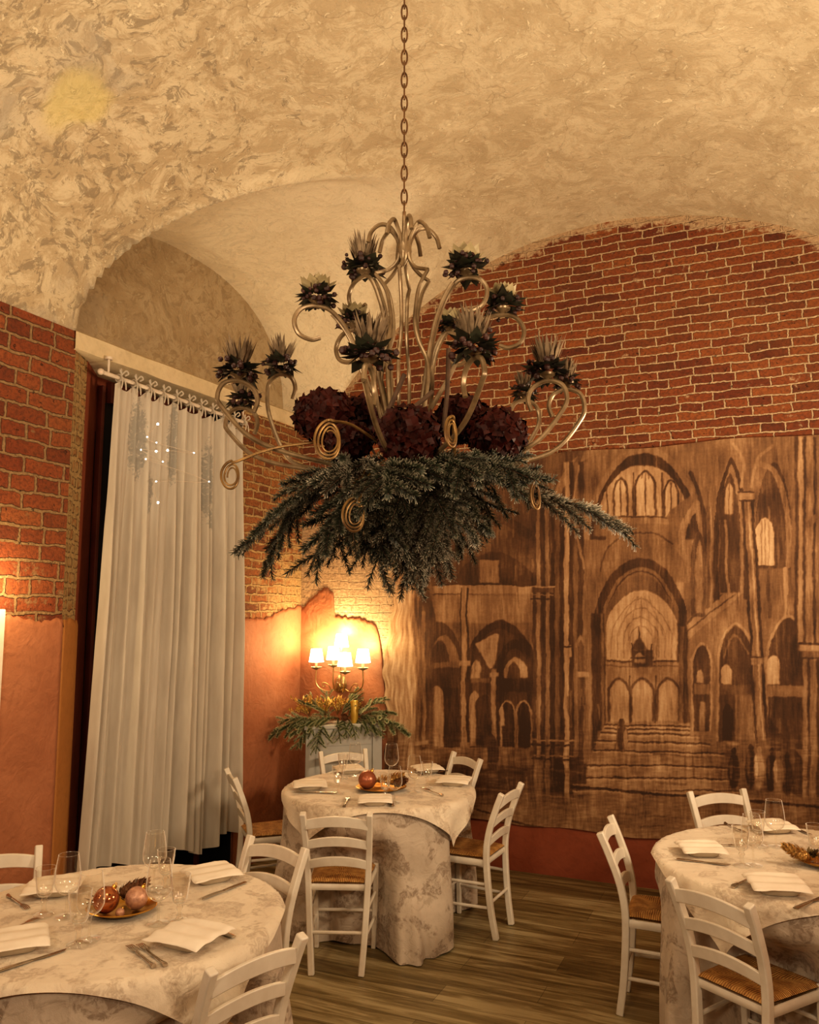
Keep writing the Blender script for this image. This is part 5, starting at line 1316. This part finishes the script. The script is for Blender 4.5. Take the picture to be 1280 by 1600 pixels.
# posies on the arm tips
def posy(c, typ, label, seed, s=1.0):
    rn = random.Random(seed); t = thing('posy', label, 'flowers', tuple(c), rn.uniform(0, 6), 'posies on the chandelier arms'); t.scale = (s * 1.22,) * 3
    mb = MB()
    for k in range(40):
        a = rn.uniform(0, 2 * PI); d = Vector((math.cos(a), math.sin(a), rn.uniform(-.5, .5))); mb.leaf(d * .012 + Vector((0, 0, .012)), d, (0, 0, 1), rn.uniform(.028, .050), rn.uniform(.022, .034), rn.uniform(-.018, .012))
    mb.build('leaves', M['darkleaf'], t, smooth=False)
    mb = MB()
    for k in range(30):
        a = rn.uniform(0, 2 * PI); q = rn.uniform(.018, .050); mb.ball((q * math.cos(a), q * math.sin(a), rn.uniform(-.010, .032)), rn.uniform(.004, .008), 7)
    mb.build('berries', M['darkberry'], t)['kind'] = 'stuff'
    mb = MB()
    if typ == 'tuft':
        for k in range(80):
            a = rn.uniform(0, 2 * PI); q = rn.uniform(0, .020); p = Vector((q * math.cos(a), q * math.sin(a), .02)); mb.leaf(p, Vector((.35 * math.cos(a), .35 * math.sin(a), 1)), (math.cos(a), math.sin(a), 0), rn.uniform(.045, .075), .009, .004)
        mb.build('tuft', M['ashpetal'], t, smooth=False)
    else:
        for k in range(26):
            h = k / 26; a = k * 2.39996; q = .006 + .026 * h; p = Vector((q * .5 * math.cos(a), q * .5 * math.sin(a), .022)); mb.leaf(p, Vector((math.cos(a) * (.15 + h), math.sin(a) * (.15 + h), 1.1 - .5 * h)), (math.cos(a), math.sin(a), .2), .042, .036, -.008)
        mb.build('rose', M['creampetal'], t, smooth=False)
PL = ['tuft:at the far left of the chandelier, upper of two:1.1', 'tuft:at the far left of the chandelier, lower of two:.95', 'tuft:on the second arm from the left:1.1', 'tuft:on the long front arm left of the chandelier centre:1.15', 'tuft:on the front arm right of the chandelier centre:1.15', 'tuft:at the right of the chandelier, the largest there:1.15', 'tuft:at the right of the chandelier, the small inner one:.8', 'tuft:at the right of the chandelier, the outermost one:.8',
      'tuft:at the top left beside the crown bars:1.2', 'rose:on the big open curl high on the left:1.05', 'rose:below and behind the topmost left one:.95', 'rose:at the top right of the chandelier against the vault edge:1.15', 'rose:on the wide curl high on the right, against brick:1.1', 'rose:half hidden behind the right arms, with a dark berry:.85']
for i, ((P, typ), spec) in enumerate(zip(CUPS, PL)):
    ty, lab, s = spec.split(':'); posy(P + Vector((0, 0, .016)), ty, 'posy with %s %s' % ('an ash grey tuft' if ty == 'tuft' else 'a cream rose', lab), 31 + i, float(s))
for (x0, y0), (x1, y1), dd, lab in (((632, 585), (598, 655), 2.38, 'dark cinnamon stick leaning left above the hydrangeas'), ((676, 612), (640, 640), 2.33, 'dark short stick lying between the arms above the middle hydrangea'), ((701, 545), (695, 640), 2.42, 'dark upright stick at the right of the chandelier centre')):
    mb = MB(); p0 = aty(x0, y0, dd); p1 = aty(x1, y1, dd - .02); p1 = p1 + (p1 - p0) * .35; mb.tube(smoothp([p0, p0.lerp(p1, .5) + Vector((.004, 0, 0)), p1], 4), .0075, 8); tag(mb.build('stick', M['bark']), lab, 'twig', 'dark sticks in the chandelier')
# skirt of frosted fir
rn = random.Random(12); n_s = 0
def fir_label(th, layer):
    side = 'left' if math.cos(th) < -.35 else 'right' if math.cos(th) > .35 else 'middle'
    return side
LABS = {}
for layer, (cnt, pit, r0, z0, s) in enumerate([(15, .22, .10, 2.31, 1.0), (14, .62, .09, 2.28, .95), (11, 1.02, .06, 2.25, .86), (7, 1.35, .04, 2.22, .78)]):
    for k in range(cnt):
        th = 2 * PI * (k + .5 * (layer % 2)) / cnt + rn.uniform(-.12, .12)
        base = AX + Vector((r0 * math.cos(th), r0 * math.sin(th), z0 + rn.uniform(-.015, .015)))
        side = 'left' if math.cos(th) < -.35 else 'right' if math.cos(th) > .35 else ('front' if math.sin(th) < 0 else 'rear')
        tier = ['top', 'second', 'third', 'lowest'][layer]
        lab = 'frosted fir sprig in the %s tier of the chandelier greenery, %s side' % (tier, side)
        sprig(rn.randrange(4), base, th, pit + rn.uniform(-.14, .14), rn.uniform(-.6, .6), s * rn.uniform(.85, 1.12), M['firfrost'] if (layer >= 2 and side in ('front', 'right')) or rn.random() < .15 else M['fir'], lab, 'frosted fir sprigs, %s tier, %s side' % (tier, side))
sprig(2, aty(800, 765, 2.42), .1, .12, .3, 1.02, M['firfrost'], 'longest frosted fir sprig reaching far right across the mural', None)
sprig(0, aty(500, 760, 2.4), PI + .3, .42, .2, .85, M['fir'], 'long dark fir sprig slanting down at the far left of the greenery', None)
sprig(2, aty(480, 770, 2.45), PI + .1, .9, .1, .72, M['fir'], 'dark fir sprig hanging steeply left of the coil, over the brick', None)

# ================================================================== light
def lamp(name, typ, loc, energy, color, size=.1, rot=None, **kw):
    L = bpy.data.lights.new(name, typ); L.energy = energy; L.color = color
    if typ == 'AREA': L.size = size
    else: L.shadow_soft_size = size
    for k, v in kw.items(): setattr(L, k, v)
    o = bpy.data.objects.new(name, L); COL.objects.link(o); o.location = loc
    if rot: o.rotation_euler = rot
    return o
WARM = (1.0, .76, .47)
def aim(o, tgt): o.rotation_euler = (Vector(tgt) - o.location).to_track_quat('-Z', 'Y').to_euler()
lamp('wall_light_left', 'POINT', W(.16, 3.02, 1.98), 9, (1.0, .70, .34), .05)
lamp('wall_light_right', 'POINT', W(4.95, 2.0, 2.0), 24, WARM, .12)
lamp('wall_light_left_rear', 'POINT', W(.25, 5.6, 2.0), 14, WARM, .12)
lamp('wall_light_right_rear', 'POINT', W(4.9, 5.2, 2.0), 16, WARM, .12)
for n_, p_, e_, t_ in (('fill_up_right', (4.6, 2.2, 2.1), 84, (1.0, 1.2, 4.4)), ('fill_up_rear', (2.6, 6.4, 2.3), 52, (2.3, 2.6, 4.7)), ('fill_up_left', (.5, 5.0, 2.2), 22, (2.2, 3.0, 4.7)), ('fill_up_right_rear', (4.7, 4.6, 2.2), 46, (2.0, 2.2, 4.7))):  # added unseen area lights that brighten the vault, no fittings there
    a_ = lamp(n_, 'AREA', W(*p_), e_, (1.0, .79, .53), .5); aim(a_, W(*t_))
a1 = lamp('room_fill', 'AREA', W(3.3, 6.2, 3.2), 10, (1.0, .78, .52), 2.0); aim(a1, W(1.6, 1.6, .9))  # added fill, unseen behind the camera
a2 = lamp('overhead_fill', 'AREA', W(2.9, 4.7, 4.2), 20, (1.0, .80, .55), .9); aim(a2, W(1.9, 2.6, .7))  # added overhead fill out of view, no lamp hangs there

wd = bpy.data.worlds.new('world'); scene.world = wd; wd.use_nodes = True
wd.node_tree.nodes['Background'].inputs[0].default_value = (1.0, .77, .52, 1); wd.node_tree.nodes['Background'].inputs[1].default_value = .17
scene.view_settings.view_transform = 'Standard'
for lk in ('Medium High Contrast', 'Standard - Medium High Contrast', 'None'):
    try:
        scene.view_settings.look = lk; break
    except TypeError: pass
print('LOOK', scene.view_settings.look)
scene.view_settings.exposure = -0.12
scene.cycles.max_bounces = 8; scene.cycles.transparent_max_bounces = 32; scene.cycles.caustics_reflective = False; scene.cycles.caustics_refractive = False
scene.cycles.sample_clamp_indirect = 6.0
